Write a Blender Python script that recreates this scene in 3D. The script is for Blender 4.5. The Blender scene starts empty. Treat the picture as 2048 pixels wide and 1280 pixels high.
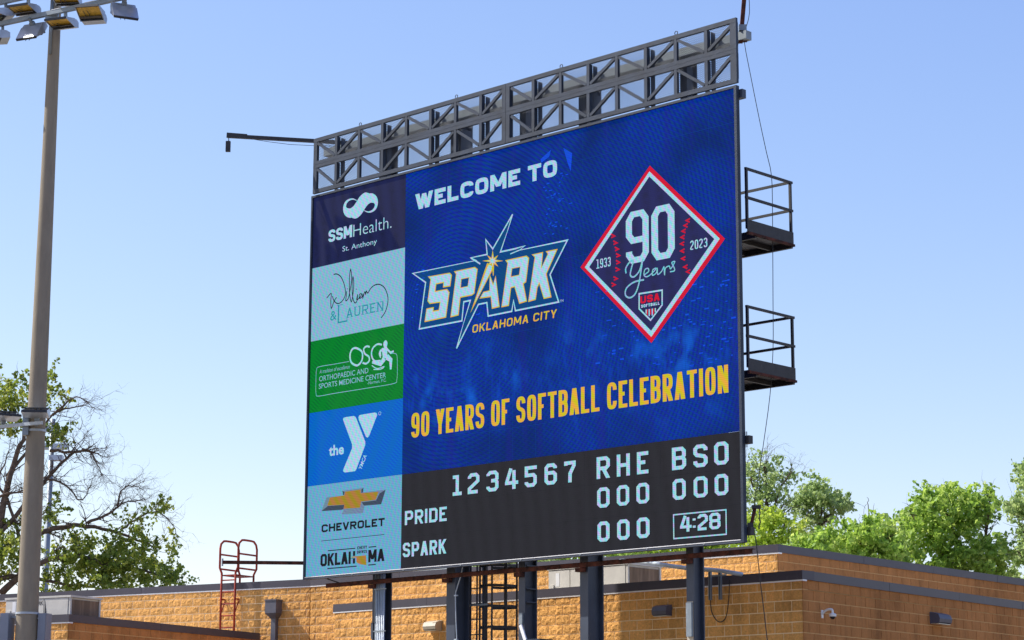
import bpy, math, random
import numpy as np
from mathutils import Vector, Matrix
from mathutils.geometry import tessellate_polygon
random.seed(7); np.random.seed(7)
S = bpy.context.scene
COL = S.collection
rad = math.radians

# ------------------------------------------------------------------ camera
CZ = 2.3                       # eye height in the stands
F = 4422.9                     # focal length in photo pixels (photo is 2048 wide)
UP = np.array([0.00330583, 0.97975516, -0.20017216])
FW = np.array([0, 0, -1.0]); FWH = FW - (FW @ UP) * UP; FWH /= np.linalg.norm(FWH)
RM = np.array([np.cross(FWH, UP), FWH, UP])          # camera axes -> world
cam_d = bpy.data.cameras.new('camera'); cam = bpy.data.objects.new('camera', cam_d); COL.objects.link(cam)
m = Matrix([list(r) for r in RM]).to_4x4(); m.translation = Vector((0, 0, CZ)); cam.matrix_world = m
cam_d.sensor_width = 36; cam_d.lens = F / 2048 * 36; cam_d.clip_end = 3000; cam_d.clip_start = .1
S.camera = cam

# ------------------------------------------------------------------ light
SUN_EL, SUN_AZ = 47.0, 15.0    # azimuth counted from -X towards +Y
sd = Vector((-math.cos(rad(SUN_AZ)) * math.cos(rad(SUN_EL)), math.sin(rad(SUN_AZ)) * math.cos(rad(SUN_EL)), math.sin(rad(SUN_EL))))
w = bpy.data.worlds.new('World'); S.world = w; w.use_nodes = True
nt = w.node_tree; bg = nt.nodes['Background']
sky = nt.nodes.new('ShaderNodeTexSky'); sky.sky_type = 'NISHITA'; sky.sun_disc = False
sky.sun_elevation = rad(SUN_EL); sky.sun_rotation = math.atan2(sd.x, sd.y)
sky.air_density = 1.0; sky.dust_density = 0.5; sky.ozone_density = 2.6
bg.inputs[1].default_value = 0.15
# the day's haze: one response curve per colour channel for the whole sky
sep = nt.nodes.new('ShaderNodeSeparateColor'); com = nt.nodes.new('ShaderNodeCombineColor'); nt.links.new(sky.outputs[0], sep.inputs[0])
for ci, (kk, gm) in enumerate(((1.03, 1.08), (.865, .95), (.935, .5))):
    pw = nt.nodes.new('ShaderNodeMath'); pw.operation = 'POWER'; pw.inputs[1].default_value = gm
    pre = nt.nodes.new('ShaderNodeMath'); pre.operation = 'MULTIPLY'; pre.inputs[1].default_value = .205
    mu = nt.nodes.new('ShaderNodeMath'); mu.operation = 'MULTIPLY'; mu.inputs[1].default_value = kk / .205
    nt.links.new(sep.outputs[ci], pre.inputs[0]); nt.links.new(pre.outputs[0], pw.inputs[0]); nt.links.new(pw.outputs[0], mu.inputs[0]); nt.links.new(mu.outputs[0], com.inputs[ci])
nt.links.new(com.outputs[0], bg.inputs[0])
sl = bpy.data.lights.new('sun', 'SUN'); sl.energy = 5.0; sl.angle = rad(.53); sl.color = (1, .95, .87)
so = bpy.data.objects.new('sun', sl); COL.objects.link(so); so.rotation_euler = sd.to_track_quat('Z', 'Y').to_euler(); so.location = (-20, 0, 40)
S.view_settings.view_transform = 'Standard'; S.view_settings.look = 'None'; EXPO = 0.55; S.view_settings.exposure = EXPO; S.view_settings.gamma = 1
S.view_settings.use_curve_mapping = False
S.cycles.max_bounces = 6; S.cycles.transparent_max_bounces = 8

# ------------------------------------------------------------------ geometry of the view
def ray(x, y): return RM @ np.array([x - 1024, -(y - 640), -F])
C0 = np.array([0, 0, CZ])
def atY(x, y, Y): d = ray(x, y); return Vector(C0 + d * Y / d[1])
def atZ(x, y, Z): d = ray(x, y); return Vector(C0 + d * Z / d[2])       # Z above the eye
def atPlane(x, y, p0, n): d = ray(x, y); return Vector(C0 + d * (np.dot(np.array(p0) - C0, n) / np.dot(d, n)))
U = Vector((0.72285353, -0.69100128, 0)); N = Vector((-0.69100128, -0.72285353, 0))
O = atY(608.4, 1160, 45.94421407)                    # lower left corner of the board
YAW = math.atan2(U.y, U.x)
def B(x, y, back=0.0):                               # photo point -> (along, height) on the board plane
    p = atPlane(x, y, O - N * back, np.array(N)) - O
    return p.dot(U), p.z
BW, BH = 11.4967, 8.195

# ------------------------------------------------------------------ materials
def s2l(c):
    def f(v):
        v /= 255.0
        return v / 12.92 if v <= .04045 else ((v + .055) / 1.055) ** 2.4
    return tuple(f(v) for v in c)
def newmat(name):
    mt = bpy.data.materials.new(name); mt.use_nodes = True
    return mt, mt.node_tree, mt.node_tree.nodes['Principled BSDF']
def mat(name, col, rough=.6, metal=0, var=.15, scale=3.0, bump=0, bscale=40, spec=.5, stretch=(1, 1, 1), col2=None, lo=.35, hi=.65):
    mt, t, b = newmat(name); n = t.nodes
    tc = n.new('ShaderNodeTexCoord'); mp = n.new('ShaderNodeMapping'); mp.inputs['Scale'].default_value = stretch
    t.links.new(tc.outputs['Object'], mp.inputs[0])
    no = n.new('ShaderNodeTexNoise'); no.inputs['Scale'].default_value = scale; no.inputs['Detail'].default_value = 6; no.inputs['Roughness'].default_value = .65
    t.links.new(mp.outputs[0], no.inputs[0])
    cr = n.new('ShaderNodeValToRGB'); cr.color_ramp.elements[0].position = lo; cr.color_ramp.elements[1].position = hi
    a = col if col2 is None else col2
    c0 = tuple(v * (1 - var) for v in col) if col2 is None else col2
    c1 = tuple(min(1, v * (1 + var)) for v in col)
    cr.color_ramp.elements[0].color = (*c0, 1); cr.color_ramp.elements[1].color = (*c1, 1)
    t.links.new(no.outputs[0], cr.inputs[0]); t.links.new(cr.outputs[0], b.inputs['Base Color'])
    if 'steel' in name or 'concrete' in name or 'coping' in name:      # scuffs, chalking and small rust marks
        n3 = n.new('ShaderNodeTexNoise'); n3.inputs['Scale'].default_value = 7; n3.inputs['Detail'].default_value = 8; n3.inputs['Roughness'].default_value = .8
        mp3 = n.new('ShaderNodeMapping'); mp3.inputs['Scale'].default_value = (1, 1, .35); t.links.new(tc.outputs['Object'], mp3.inputs[0]); t.links.new(mp3.outputs[0], n3.inputs[0])
        r3 = n.new('ShaderNodeMapRange'); r3.inputs[1].default_value = .60; r3.inputs[2].default_value = .70; r3.inputs[4].default_value = .6; t.links.new(n3.outputs[0], r3.inputs[0])
        mx3 = n.new('ShaderNodeMix'); mx3.data_type = 'RGBA'; t.links.new(r3.outputs[0], mx3.inputs[0]); t.links.new(cr.outputs[0], mx3.inputs[6])
        mx3.inputs[7].default_value = (*[min(1, v * 1.9 + .02) for v in col], 1) if name != 'spun_concrete' else (*[v * .6 for v in col], 1)
        t.links.new(mx3.outputs[2], b.inputs['Base Color'])
    b.inputs['Roughness'].default_value = rough; b.inputs['Metallic'].default_value = metal
    b.inputs['Specular IOR Level'].default_value = spec
    if bump:
        n2 = n.new('ShaderNodeTexNoise'); n2.inputs['Scale'].default_value = bscale; n2.inputs['Detail'].default_value = 5
        t.links.new(tc.outputs['Object'], n2.inputs[0])
        bp = n.new('ShaderNodeBump'); bp.inputs['Strength'].default_value = bump; bp.inputs['Distance'].default_value = .02
        t.links.new(n2.outputs[0], bp.inputs['Height']); t.links.new(bp.outputs[0], b.inputs['Normal'])
    return mt
def brickmat(name, col, mottled):
    """coloured masonry: tone varies per block (object random) and by grain"""
    mt, t, b = newmat(name); n = t.nodes
    geo = n.new('ShaderNodeNewGeometry'); oi = n.new('ShaderNodeObjectInfo')
    no = n.new('ShaderNodeTexNoise'); no.inputs['Scale'].default_value = 22; no.inputs['Detail'].default_value = 8; no.inputs['Roughness'].default_value = .75
    t.links.new(geo.outputs['Position'], no.inputs[0])
    st = n.new('ShaderNodeTexNoise'); st.inputs['Scale'].default_value = .9; st.inputs['Detail'].default_value = 6; st.inputs['Roughness'].default_value = .7
    t.links.new(geo.outputs['Position'], st.inputs[0])
    cr = n.new('ShaderNodeValToRGB'); cr.color_ramp.elements[0].position = .3; cr.color_ramp.elements[1].position = .7
    cr.color_ramp.elements[0].color = (*[v * (1 - mottled) for v in col], 1); cr.color_ramp.elements[1].color = (*[min(1, v * (1 + mottled)) for v in col], 1)
    t.links.new(no.outputs[0], cr.inputs[0])
    mr = n.new('ShaderNodeMapRange'); mr.inputs[3].default_value = .90 if mottled > .2 else .955; mr.inputs[4].default_value = 1.10 if mottled > .2 else 1.035
    t.links.new(oi.outputs['Random'], mr.inputs[0])
    mr2 = n.new('ShaderNodeMapRange'); mr2.inputs[1].default_value = .3; mr2.inputs[2].default_value = .5; mr2.inputs[3].default_value = .72; mr2.inputs[4].default_value = 1
    t.links.new(st.outputs[0], mr2.inputs[0])
    mp = n.new('ShaderNodeMapping'); mp.inputs['Scale'].default_value = (1, 1, .12); t.links.new(geo.outputs['Position'], mp.inputs[0])
    sk = n.new('ShaderNodeTexNoise'); sk.inputs['Scale'].default_value = 2.6; sk.inputs['Detail'].default_value = 5; sk.inputs['Roughness'].default_value = .7; t.links.new(mp.outputs[0], sk.inputs[0])
    mr3 = n.new('ShaderNodeMapRange'); mr3.inputs[1].default_value = .36; mr3.inputs[2].default_value = .56; mr3.inputs[3].default_value = .80; mr3.inputs[4].default_value = 1.03; t.links.new(sk.outputs[0], mr3.inputs[0])
    m0 = n.new('ShaderNodeMath'); m0.operation = 'MULTIPLY'; t.links.new(mr.outputs[0], m0.inputs[0]); t.links.new(mr3.outputs[0], m0.inputs[1])
    mu = n.new('ShaderNodeMath'); mu.operation = 'MULTIPLY'; t.links.new(m0.outputs[0], mu.inputs[0]); t.links.new(mr2.outputs[0], mu.inputs[1])
    vm = n.new('ShaderNodeVectorMath'); vm.operation = 'SCALE'
    t.links.new(cr.outputs[0], vm.inputs[0]); t.links.new(mu.outputs[0], vm.inputs['Scale'])
    t.links.new(vm.outputs[0], b.inputs['Base Color']); b.inputs['Roughness'].default_value = .95; b.inputs['Specular IOR Level'].default_value = .15
    bp = n.new('ShaderNodeBump'); bp.inputs['Strength'].default_value = .9 if mottled > .2 else .35; bp.inputs['Distance'].default_value = .04
    t.links.new(no.outputs[0], bp.inputs['Height']); t.links.new(bp.outputs[0], b.inputs['Normal'])
    return mt
M = {}
M['steel'] = mat('grey_painted_steel', s2l((40, 51, 68)), .55, 0, .3, 2.2, .2, 30, .3)
M['steel_dark'] = mat('dark_blue_steel', s2l((54, 63, 79)), .5, 0, .15, 2.0)
M['black_steel'] = mat('blackened_steel', s2l((42, 42, 46)), .6, 0, .25, 4.0)
M['rust'] = mat('rusty_brown_steel', s2l((92, 52, 42)), .85, 0, .2, 6.0, .3, 40, .2, col2=s2l((46, 30, 28)))
M['redsteel'] = mat('oxide_red_paint', s2l((150, 54, 38)), .7, 0, .2, 4.0, col2=s2l((112, 40, 32)), spec=.2)
M['galv'] = mat('galvanised_steel', s2l((168, 178, 188)), .45, .1, .12, 8.0)
M['galv_dull'] = mat('dull_galvanised_steel', s2l((128, 138, 146)), .5, .3, .12, 8.0)
M['concrete'] = mat('spun_concrete', s2l((140, 131, 116)), .9, 0, .10, 5.0, .35, 120, .2, (1, 1, .25))
M['coping'] = mat('dark_grey_coping_metal', s2l((62, 59, 71)), .45, 0, .10, .8)
M['flash'] = mat('pale_flashing_metal', s2l((232, 232, 234)), .4, .1, .05, 2)
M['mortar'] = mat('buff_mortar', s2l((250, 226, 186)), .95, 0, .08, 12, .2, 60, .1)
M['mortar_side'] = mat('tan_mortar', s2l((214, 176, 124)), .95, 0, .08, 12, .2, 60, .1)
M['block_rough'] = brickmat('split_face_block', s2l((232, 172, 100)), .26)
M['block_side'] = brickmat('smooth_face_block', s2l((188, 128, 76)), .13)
M['unit'] = mat('weathered_unit_paint', s2l((196, 192, 184)), .6, 0, .08, 3, .1, 20)
M['louvre'] = mat('dusty_brown_coil', s2l((124, 104, 86)), .85, 0, .35, 14, .5, 80, .2, (1, 1, .08), lo=.3, hi=.7)
M['packgrey'] = mat('pale_bronze_housing', s2l((176, 166, 148)), .5, 0, .08, 5)  # also gives the post plate its painted sunlit tone
M['packdark'] = mat('dark_bronze_housing', s2l((84, 84, 96)), .5, 0, .1, 5)
M['lens'] = mat('frosted_lens', s2l((220, 214, 196)), .3, 0, .05, 5)
M['white'] = mat('white_enamel', s2l((232, 232, 228)), .35, 0, .03, 5)
M['smoke'] = mat('smoked_dome', s2l((34, 34, 40)), .12, 0, .05, 5)
M['lampshell'] = mat('aluminium_lamp_shell', s2l((170, 178, 190)), .35, .45, .1, 6)
M['lampdark'] = mat('dark_lamp_lip', s2l((30, 34, 44)), .5, 0, .1, 6)
M['amber'] = mat('amber_reflector', s2l((200, 164, 70)), .3, 0, .2, 20, lo=.4, hi=.6)
M['cabinet'] = mat('grey_control_cabinet', s2l((116, 124, 140)), .5, 0, .08, 2)
M['bark'] = mat('grey_brown_bark', s2l((98, 84, 74)), .95, 0, .3, 9, .4, 40, .1)
M['roof'] = mat('pale_roof_membrane', s2l((190, 188, 182)), .9, 0, .1, 1)
M['grass'] = mat('dusty_ground', (.21, .17, .125), .95, 0, .35, .6, .5, 30, .1)
M['asphalt'] = mat('service_road_asphalt', (.055, .055, .058), .9, 0, .2, 4, .3, 60, .2)
M['black'] = mat('black_rubber', (.012, .012, .014), .6, 0, .1, 5)
M['stain'] = mat('white_sticker', s2l((225, 225, 225)), .6, 0, .05, 5)
M['blue_sticker'] = mat('blue_sticker', s2l((40, 80, 170)), .6, 0, .05, 5)
M['ink'] = mat('dark_print_and_shade', s2l((44, 44, 52)), .7, 0, .05, 5)  # print, and the painted panel shade on the rooftop units
def leafmat(name, c1, c2, c3):
    mt, t, b = newmat(name); n = t.nodes
    geo = n.new('ShaderNodeNewGeometry')
    no = n.new('ShaderNodeTexNoise'); no.inputs['Scale'].default_value = .9; no.inputs['Detail'].default_value = 3
    t.links.new(geo.outputs['Position'], no.inputs[0])
    ad = n.new('ShaderNodeMath'); ad.operation = 'MULTIPLY_ADD'; ad.inputs[1].default_value = .45
    t.links.new(geo.outputs['Random Per Island'], ad.inputs[0]); 
    sb = n.new('ShaderNodeMath'); sb.operation = 'MULTIPLY_ADD'; sb.inputs[1].default_value = 1.2; sb.inputs[2].default_value = -.32
    t.links.new(no.outputs[0], sb.inputs[0]); t.links.new(sb.outputs[0], ad.inputs[2])
    cr = n.new('ShaderNodeValToRGB'); e = cr.color_ramp.elements
    e[0].position = .1; e[0].color = (*c1, 1); e[1].position = .95; e[1].color = (*c3, 1)
    x = e.new(.5); x.color = (*c2, 1)
    t.links.new(ad.outputs[0], cr.inputs[0]); t.links.new(cr.outputs[0], b.inputs['Base Color'])
    b.inputs['Roughness'].default_value = .5; b.inputs['Specular IOR Level'].default_value = .4
    tr = n.new('ShaderNodeBsdfTranslucent')
    hs = n.new('ShaderNodeHueSaturation'); hs.inputs['Value'].default_value = 1.5; hs.inputs['Hue'].default_value = .49
    t.links.new(cr.outputs[0], hs.inputs['Color']); t.links.new(hs.outputs[0], tr.inputs[0])
    mx = n.new('ShaderNodeMixShader'); mx.inputs[0].default_value = .45
    t.links.new(b.outputs[0], mx.inputs[1]); t.links.new(tr.outputs[0], mx.inputs[2])
    t.links.new(mx.outputs[0], n['Material Output'].inputs[0])
    return mt
M['leaf_oak'] = leafmat('oak_leaf', (.065, .11, .015), (.17, .235, .03), (.38, .38, .06))
M['leaf_elm'] = leafmat('elm_leaf', (.11, .22, .03), (.27, .42, .06), (.54, .62, .19))
M['leaf_grey'] = leafmat('grey_green_leaf', (.12, .20, .06), (.26, .37, .12), (.50, .58, .27))
M['leaf_lime'] = leafmat('lime_leaf', (.14, .24, .02), (.30, .42, .04), (.55, .60, .13))

# LED materials ------------------------------------------------
def led(name, c, kind='plain', k=1.0):
    """light-emitting face of the display: colour is made by the diodes, with the display's own fine colour banding"""
    mt, t, b = newmat(name); n = t.nodes
    bc = .015 if kind == 'dark' else .005; b.inputs['Base Color'].default_value = (bc, bc, bc * 1.1, 1); b.inputs['Roughness'].default_value = .9; b.inputs['Specular IOR Level'].default_value = 0
    tc = n.new('ShaderNodeTexCoord')
    def wave(kind_, scale, dist, rot, prof='SIN', dscale=.4):
        mp = n.new('ShaderNodeMapping'); mp.inputs['Rotation'].default_value = (0, rot, 0)
        t.links.new(tc.outputs['Object'], mp.inputs[0])
        wv = n.new('ShaderNodeTexWave'); wv.wave_type = kind_; wv.inputs['Scale'].default_value = scale
        if kind_ == 'BANDS': wv.bands_direction = 'X'
        wv.inputs['Distortion'].default_value = dist; wv.inputs['Detail'].default_value = 1; wv.inputs['Detail Scale'].default_value = dscale
        t.links.new(mp.outputs[0], wv.inputs[0]); return wv, mp
    def mixc(fac, a, bb, blend='MIX'):
        mx = n.new('ShaderNodeMix'); mx.data_type = 'RGBA'; mx.blend_type = blend
        if isinstance(fac, float): mx.inputs[0].default_value = fac
        else: t.links.new(fac, mx.inputs[0])
        for i, v in ((6, a), (7, bb)):
            if isinstance(v, tuple): mx.inputs[i].default_value = (*v, 1)
            else: t.links.new(v, mx.inputs[i])
        return mx.outputs[2]
    def noise(scale, det=4, st=(1, 1, 1)):
        mp = n.new('ShaderNodeMapping'); mp.inputs['Scale'].default_value = st
        t.links.new(tc.outputs['Object'], mp.inputs[0])
        no = n.new('ShaderNodeTexNoise'); no.inputs['Scale'].default_value = scale; no.inputs['Detail'].default_value = det
        t.links.new(mp.outputs[0], no.inputs[0]); return no.outputs[0]
    def ramp(fac, lo, hi):
        mr = n.new('ShaderNodeMapRange'); mr.inputs[1].default_value = lo; mr.inputs[2].default_value = hi; mr.clamp = True
        t.links.new(fac, mr.inputs[0]); return mr.outputs[0]
    if kind == 'white':       # cyan / lilac banding of white areas
        w1, _ = wave('BANDS', 2.9, 1.5, rad(38))
        w2, _ = wave('BANDS', 3.1, 1.0, rad(-12))
        a = tuple(min(1, v * f) for v, f in zip(c, (.48, 1.14, 1.02)))
        d = tuple(min(1, v * f) for v, f in zip(c, (1.34, .72, 1.14)))
        col = mixc(w1.outputs[0], a, d)
        a2 = tuple(min(1, v * f) for v, f in zip(c, (.92, 1.12, .85)))
        col = mixc(ramp(w2.outputs[0], .55, 1.0), col, a2)
    elif kind == 'gold':
        w1, _ = wave('BANDS', 1.7, 2.5, rad(40))
        a = tuple(min(1, v * f) for v, f in zip(c, (.80, 1.12, .5))); d = tuple(min(1, v * f) for v, f in zip(c, (1.10, .82, 2.2)))
        col = mixc(w1.outputs[0], a, d)
    elif kind == 'blue':
        # rings of the sensor-like banding plus the dim night picture behind the words
        w1, mp = wave('RINGS', 3.6, 2.5, 0); mp.inputs['Location'].default_value = (-4.3, 0, -11.3); w1.rings_direction = 'Y'
        base = mixc(ramp(w1.outputs[0], .25, .85), s2l((0, 64, 134)), s2l((0, 38, 146)))
        w2, _ = wave('BANDS', 3.6, .6, rad(60))
        base = mixc(ramp(w2.outputs[0], .6, 1.0), base, s2l((4, 44, 172)))
        nz = noise(.55, 5); nz2 = noise(2.4, 6, (1.0, 1, .7)); nz3 = noise(5.0, 4, (2.2, 1, .35))
        sx = n.new('ShaderNodeSeparateXYZ'); t.links.new(tc.outputs['Object'], sx.inputs[0])
        # picture is livelier in the lower half of the display
        lowhalf = n.new('ShaderNodeMapRange'); lowhalf.inputs[1].default_value = 11.3; lowhalf.inputs[2].default_value = 9.6; t.links.new(sx.outputs[2], lowhalf.inputs[0])
        bott = n.new('ShaderNodeMapRange'); bott.inputs[1].default_value = 7.9; bott.inputs[2].default_value = 9.4; t.links.new(sx.outputs[2], bott.inputs[0])
        mm = n.new('ShaderNodeMath'); mm.operation = 'MULTIPLY'; t.links.new(lowhalf.outputs[0], mm.inputs[0]); t.links.new(bott.outputs[0], mm.inputs[1])
        f = n.new('ShaderNodeMath'); f.operation = 'MULTIPLY'; t.links.new(ramp(nz2, .50, .66), f.inputs[0]); t.links.new(mm.outputs[0], f.inputs[1])
        f2 = n.new('ShaderNodeMath'); f2.operation = 'MULTIPLY'; t.links.new(ramp(nz, .42, .62), f2.inputs[0]); t.links.new(f.outputs[0], f2.inputs[1])
        base = mixc(f2.outputs[0], base, s2l((12, 92, 205)))
        f3 = n.new('ShaderNodeMath'); f3.operation = 'MULTIPLY'; t.links.new(ramp(nz3, .52, .64), f3.inputs[0]); t.links.new(mm.outputs[0], f3.inputs[1])
        f4 = n.new('ShaderNodeMath'); f4.operation = 'MULTIPLY'; f4.inputs[1].default_value = .55; t.links.new(f3.outputs[0], f4.inputs[0])
        base = mixc(f4.outputs[0], base, s2l((6, 66, 190)))
        f5 = n.new('ShaderNodeMath'); f5.operation = 'MULTIPLY'; t.links.new(ramp(nz, .54, .34), f5.inputs[0]); f5.inputs[1].default_value = .7
        base = mixc(f5.outputs[0], base, s2l((2, 34, 92)))
        nv = noise(1.1, 3, (3.0, 1, .25)); f6 = n.new('ShaderNodeMath'); f6.operation = 'MULTIPLY'; t.links.new(ramp(nv, .52, .72), f6.inputs[0]); f6.inputs[1].default_value = .5
        base = mixc(f6.outputs[0], base, s2l((26, 30, 140)))
        col = base
    elif kind == 'dark':
        w1, _ = wave('BANDS', .9, 3.0, rad(8))
        nz = noise(9, 4)
        col = mixc(w1.outputs[0], tuple(v * 1.25 for v in c), tuple(v * .75 for v in c))
        col = mixc(ramp(nz, .35, .7), col, tuple(v * f for v, f in zip(c, (1.15, 1.0, 1.15))))
    elif kind == 'field':      # coloured advert fields
        w1, _ = wave('BANDS', 4.4, 1.2, rad(52)); w2, _ = wave('BANDS', .8, 2.0, rad(-30))
        col = mixc(ramp(w1.outputs[0], .2, .8), tuple(v * 1.08 for v in c), tuple(v * f for v, f in zip(c, (1.1, .78, 1.12))))
        col = mixc(ramp(w2.outputs[0], .3, 1.0), col, c)
    else:
        col = mixc(0.0, c, c)
    # rows of diodes
    rows, mpr = wave('BANDS', 9.0, 0, rad(90)); 
    colr = mixc(ramp(rows.outputs[0], 0.0, 1.0), (.86, .86, .86), (1.06, 1.06, 1.06))
    col = mixc(1.0, col, colr, 'MULTIPLY')
    t.links.new(col, b.inputs['Emission Color']); b.inputs['Emission Strength'].default_value = k / 2 ** EXPO
    return mt
L = {}
L['white'] = led('display_white', s2l((176, 212, 232)), 'white')
L['gold'] = led('display_gold', s2l((226, 188, 44)), 'gold')
L['blue'] = led('display_blue_picture', (0, 0, 0), 'blue')
L['dark'] = led('display_off_black', s2l((25, 27, 32)), 'dark')
L['navy'] = led('display_navy', s2l((22, 30, 72)), 'dark')
L['navy2'] = led('display_navy_diamond', s2l((20, 26, 82)), 'dark')
L['paleblue'] = led('display_pale_blue', s2l((140, 186, 210)), 'white')
L['paleblue2'] = led('display_sky_blue', s2l((112, 172, 204)), 'white')
L['green'] = led('display_green', s2l((4, 128, 44)), 'field')
L['ymca'] = led('display_mid_blue', s2l((4, 104, 196)), 'field')
L['red'] = led('display_red', s2l((206, 22, 52)), 'field')
L['tealblue'] = led('display_steel_blue', s2l((2, 72, 128)), 'field')
L['teal'] = led('display_teal', s2l((40, 150, 160)), 'field')
L['ink'] = led('display_black_ink', s2l((26, 28, 36)), 'plain')
L['silver'] = led('display_silver', s2l((110, 140, 160)), 'field')
L['silver_dark'] = led('display_dark_silver', s2l((60, 78, 92)), 'field')
L['goldbrown'] = led('display_badge_gold', s2l((172, 132, 44)), 'gold')
L['lightblue'] = led('display_light_blue', s2l((14, 78, 214)), 'field')
L['seam_blue'] = led('display_seam_blue', s2l((16, 66, 150)), 'plain'); L['seam_dark'] = led('display_seam_grey', s2l((46, 48, 54)), 'plain')
L['pale'] = led('display_pale_script', s2l((136, 196, 214)), 'white')

# ------------------------------------------------------------------ mesh builder
class MB:
    def __init__(s): s.v = []; s.f = []
    def add(s, vs, fs):
        o = len(s.v); s.v += [tuple(v) for v in vs]; s.f += [tuple(i + o for i in f) for f in fs]
    def box(s, x0, x1, y0, y1, z0, z1):
        s.add([(x0, y0, z0), (x1, y0, z0), (x1, y1, z0), (x0, y1, z0), (x0, y0, z1), (x1, y0, z1), (x1, y1, z1), (x0, y1, z1)],
              [(0, 3, 2, 1), (4, 5, 6, 7), (0, 1, 5, 4), (1, 2, 6, 5), (2, 3, 7, 6), (3, 0, 4, 7)])
    def bar(s, p, q, w, h, side=None):
        """box bar from p to q; w along 'side' direction, h across it"""
        p, q = Vector(p), Vector(q); d = (q - p).normalized()
        sdv = Vector(side) if side is not None else (Vector((0, 0, 1)) if abs(d.z) < .9 else Vector((1, 0, 0)))
        a = (sdv - d * sdv.dot(d)).normalized(); b = d.cross(a)
        vs = [r + a * (i * w / 2) + b * (j * h / 2) for r in (p, q) for i, j in ((-1, -1), (1, -1), (1, 1), (-1, 1))]
        s.add(vs, [(0, 1, 2, 3), (7, 6, 5, 4), (0, 4, 5, 1), (1, 5, 6, 2), (2, 6, 7, 3), (3, 7, 4, 0)])
    def tube(s, pts, r, n=8, r2=None, cap=True):
        pts = [Vector(p) for p in pts]; k = len(pts)
        if k < 2: return
        o = len(s.v); prev = None
        for i, p in enumerate(pts):
            d = (pts[min(i + 1, k - 1)] - pts[max(i - 1, 0)])
            d = d.normalized() if d.length > 1e-9 else Vector((0, 0, 1))
            if prev is None: a = d.orthogonal().normalized()
            else: a = (prev - d * prev.dot(d)); a = a.normalized() if a.length > 1e-6 else d.orthogonal().normalized()
            prev = a; b = d.cross(a)
            rr = r[i] if isinstance(r, (list, tuple)) else (r if r2 is None else r + (r2 - r) * i / (k - 1))
            for j in range(n):
                t = 2 * math.pi * j / n; s.v.append(tuple(p + a * (rr * math.cos(t)) + b * (rr * math.sin(t))))
        for i in range(k - 1):
            for j in range(n):
                a0 = o + i * n + j; a1 = o + i * n + (j + 1) % n
                s.f.append((a0, a1, a1 + n, a0 + n))
        if cap:
            s.f.append(tuple(o + j for j in reversed(range(n)))); s.f.append(tuple(o + (k - 1) * n + j for j in range(n)))
    def prism(s, poly, ax, lo, hi):
        """extrude 2-D polygon; ax gives the function mapping (p, t) to 3-D"""
        k = len(poly); vs = [ax(p, lo) for p in poly] + [ax(p, hi) for p in poly]
        s.add(vs, [tuple(range(k)), tuple(reversed(range(k, 2 * k)))] + [(i, i + k, (i + 1) % k + k, (i + 1) % k) for i in range(k)])
    def sphere(s, c, r, n=10, mrows=6, sc=(1, 1, 1)):
        o = len(s.v); c = Vector(c)
        for i in range(mrows + 1):
            ph = math.pi * i / mrows
            for j in range(n):
                t = 2 * math.pi * j / n
                s.v.append((c.x + r * sc[0] * math.sin(ph) * math.cos(t), c.y + r * sc[1] * math.sin(ph) * math.sin(t), c.z + r * sc[2] * math.cos(ph)))
        for i in range(mrows):
            for j in range(n):
                a = o + i * n + j; b = o + i * n + (j + 1) % n; s.f.append((a, a + n, b + n, b))
    def mesh(s, name, material, smooth=False):
        me = bpy.data.meshes.new(name); me.from_pydata(s.v, [], s.f); me.materials.append(material)
        me.update()
        if smooth: me.polygons.foreach_set('use_smooth', [True] * len(me.polygons))
        return me
    def build(s, name, material, parent=None, smooth=False, label=None, kind=None):
        ob = bpy.data.objects.new(name, s.mesh(name, material, smooth)); COL.objects.link(ob)
        if parent is not None: ob.parent = parent
        if label: ob['label'] = label
        if kind: ob['kind'] = kind
        return ob
def fixn(ob):
    import bmesh
    bm = bmesh.new(); bm.from_mesh(ob.data); bmesh.ops.recalc_face_normals(bm, faces=bm.faces); bm.to_mesh(ob.data); bm.free(); return ob
def thing(name, label, cat, loc=(0, 0, 0), rotz=0, group=None):
    o = bpy.data.objects.new(name, None); COL.objects.link(o); o.location = loc; o.rotation_euler = (0, 0, rotz)
    o['label'] = label; o['category'] = cat; o.empty_display_size = .2
    if group: o['group'] = group
    return o
def inv_pts(root, pts):
    """world points -> local points of a yaw-only root"""
    mi = (Matrix.Translation(root.location) @ Matrix.Rotation(root.rotation_euler.z, 4, 'Z')).inverted()
    return [mi @ Vector(p) for p in pts]
def smooth_curve(pts, per=5, closed=False):
    """Catmull-Rom through points of any dimension"""
    P = [np.array(p, float) for p in pts]; out = []; k = len(P)
    rng = range(k if closed else k - 1)
    for i in rng:
        if closed: p0, p1, p2, p3 = P[(i - 1) % k], P[i], P[(i + 1) % k], P[(i + 2) % k]
        else: p0, p1, p2, p3 = P[max(i - 1, 0)], P[i], P[i + 1], P[min(i + 2, k - 1)]
        for j in range(per):
            t = j / per
            out.append(.5 * ((2 * p1) + (-p0 + p2) * t + (2 * p0 - 5 * p1 + 4 * p2 - p3) * t * t + (-p0 + 3 * p1 - 3 * p2 + p3) * t ** 3))
    if not closed: out.append(P[-1])
    return [tuple(p) for p in out]

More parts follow.
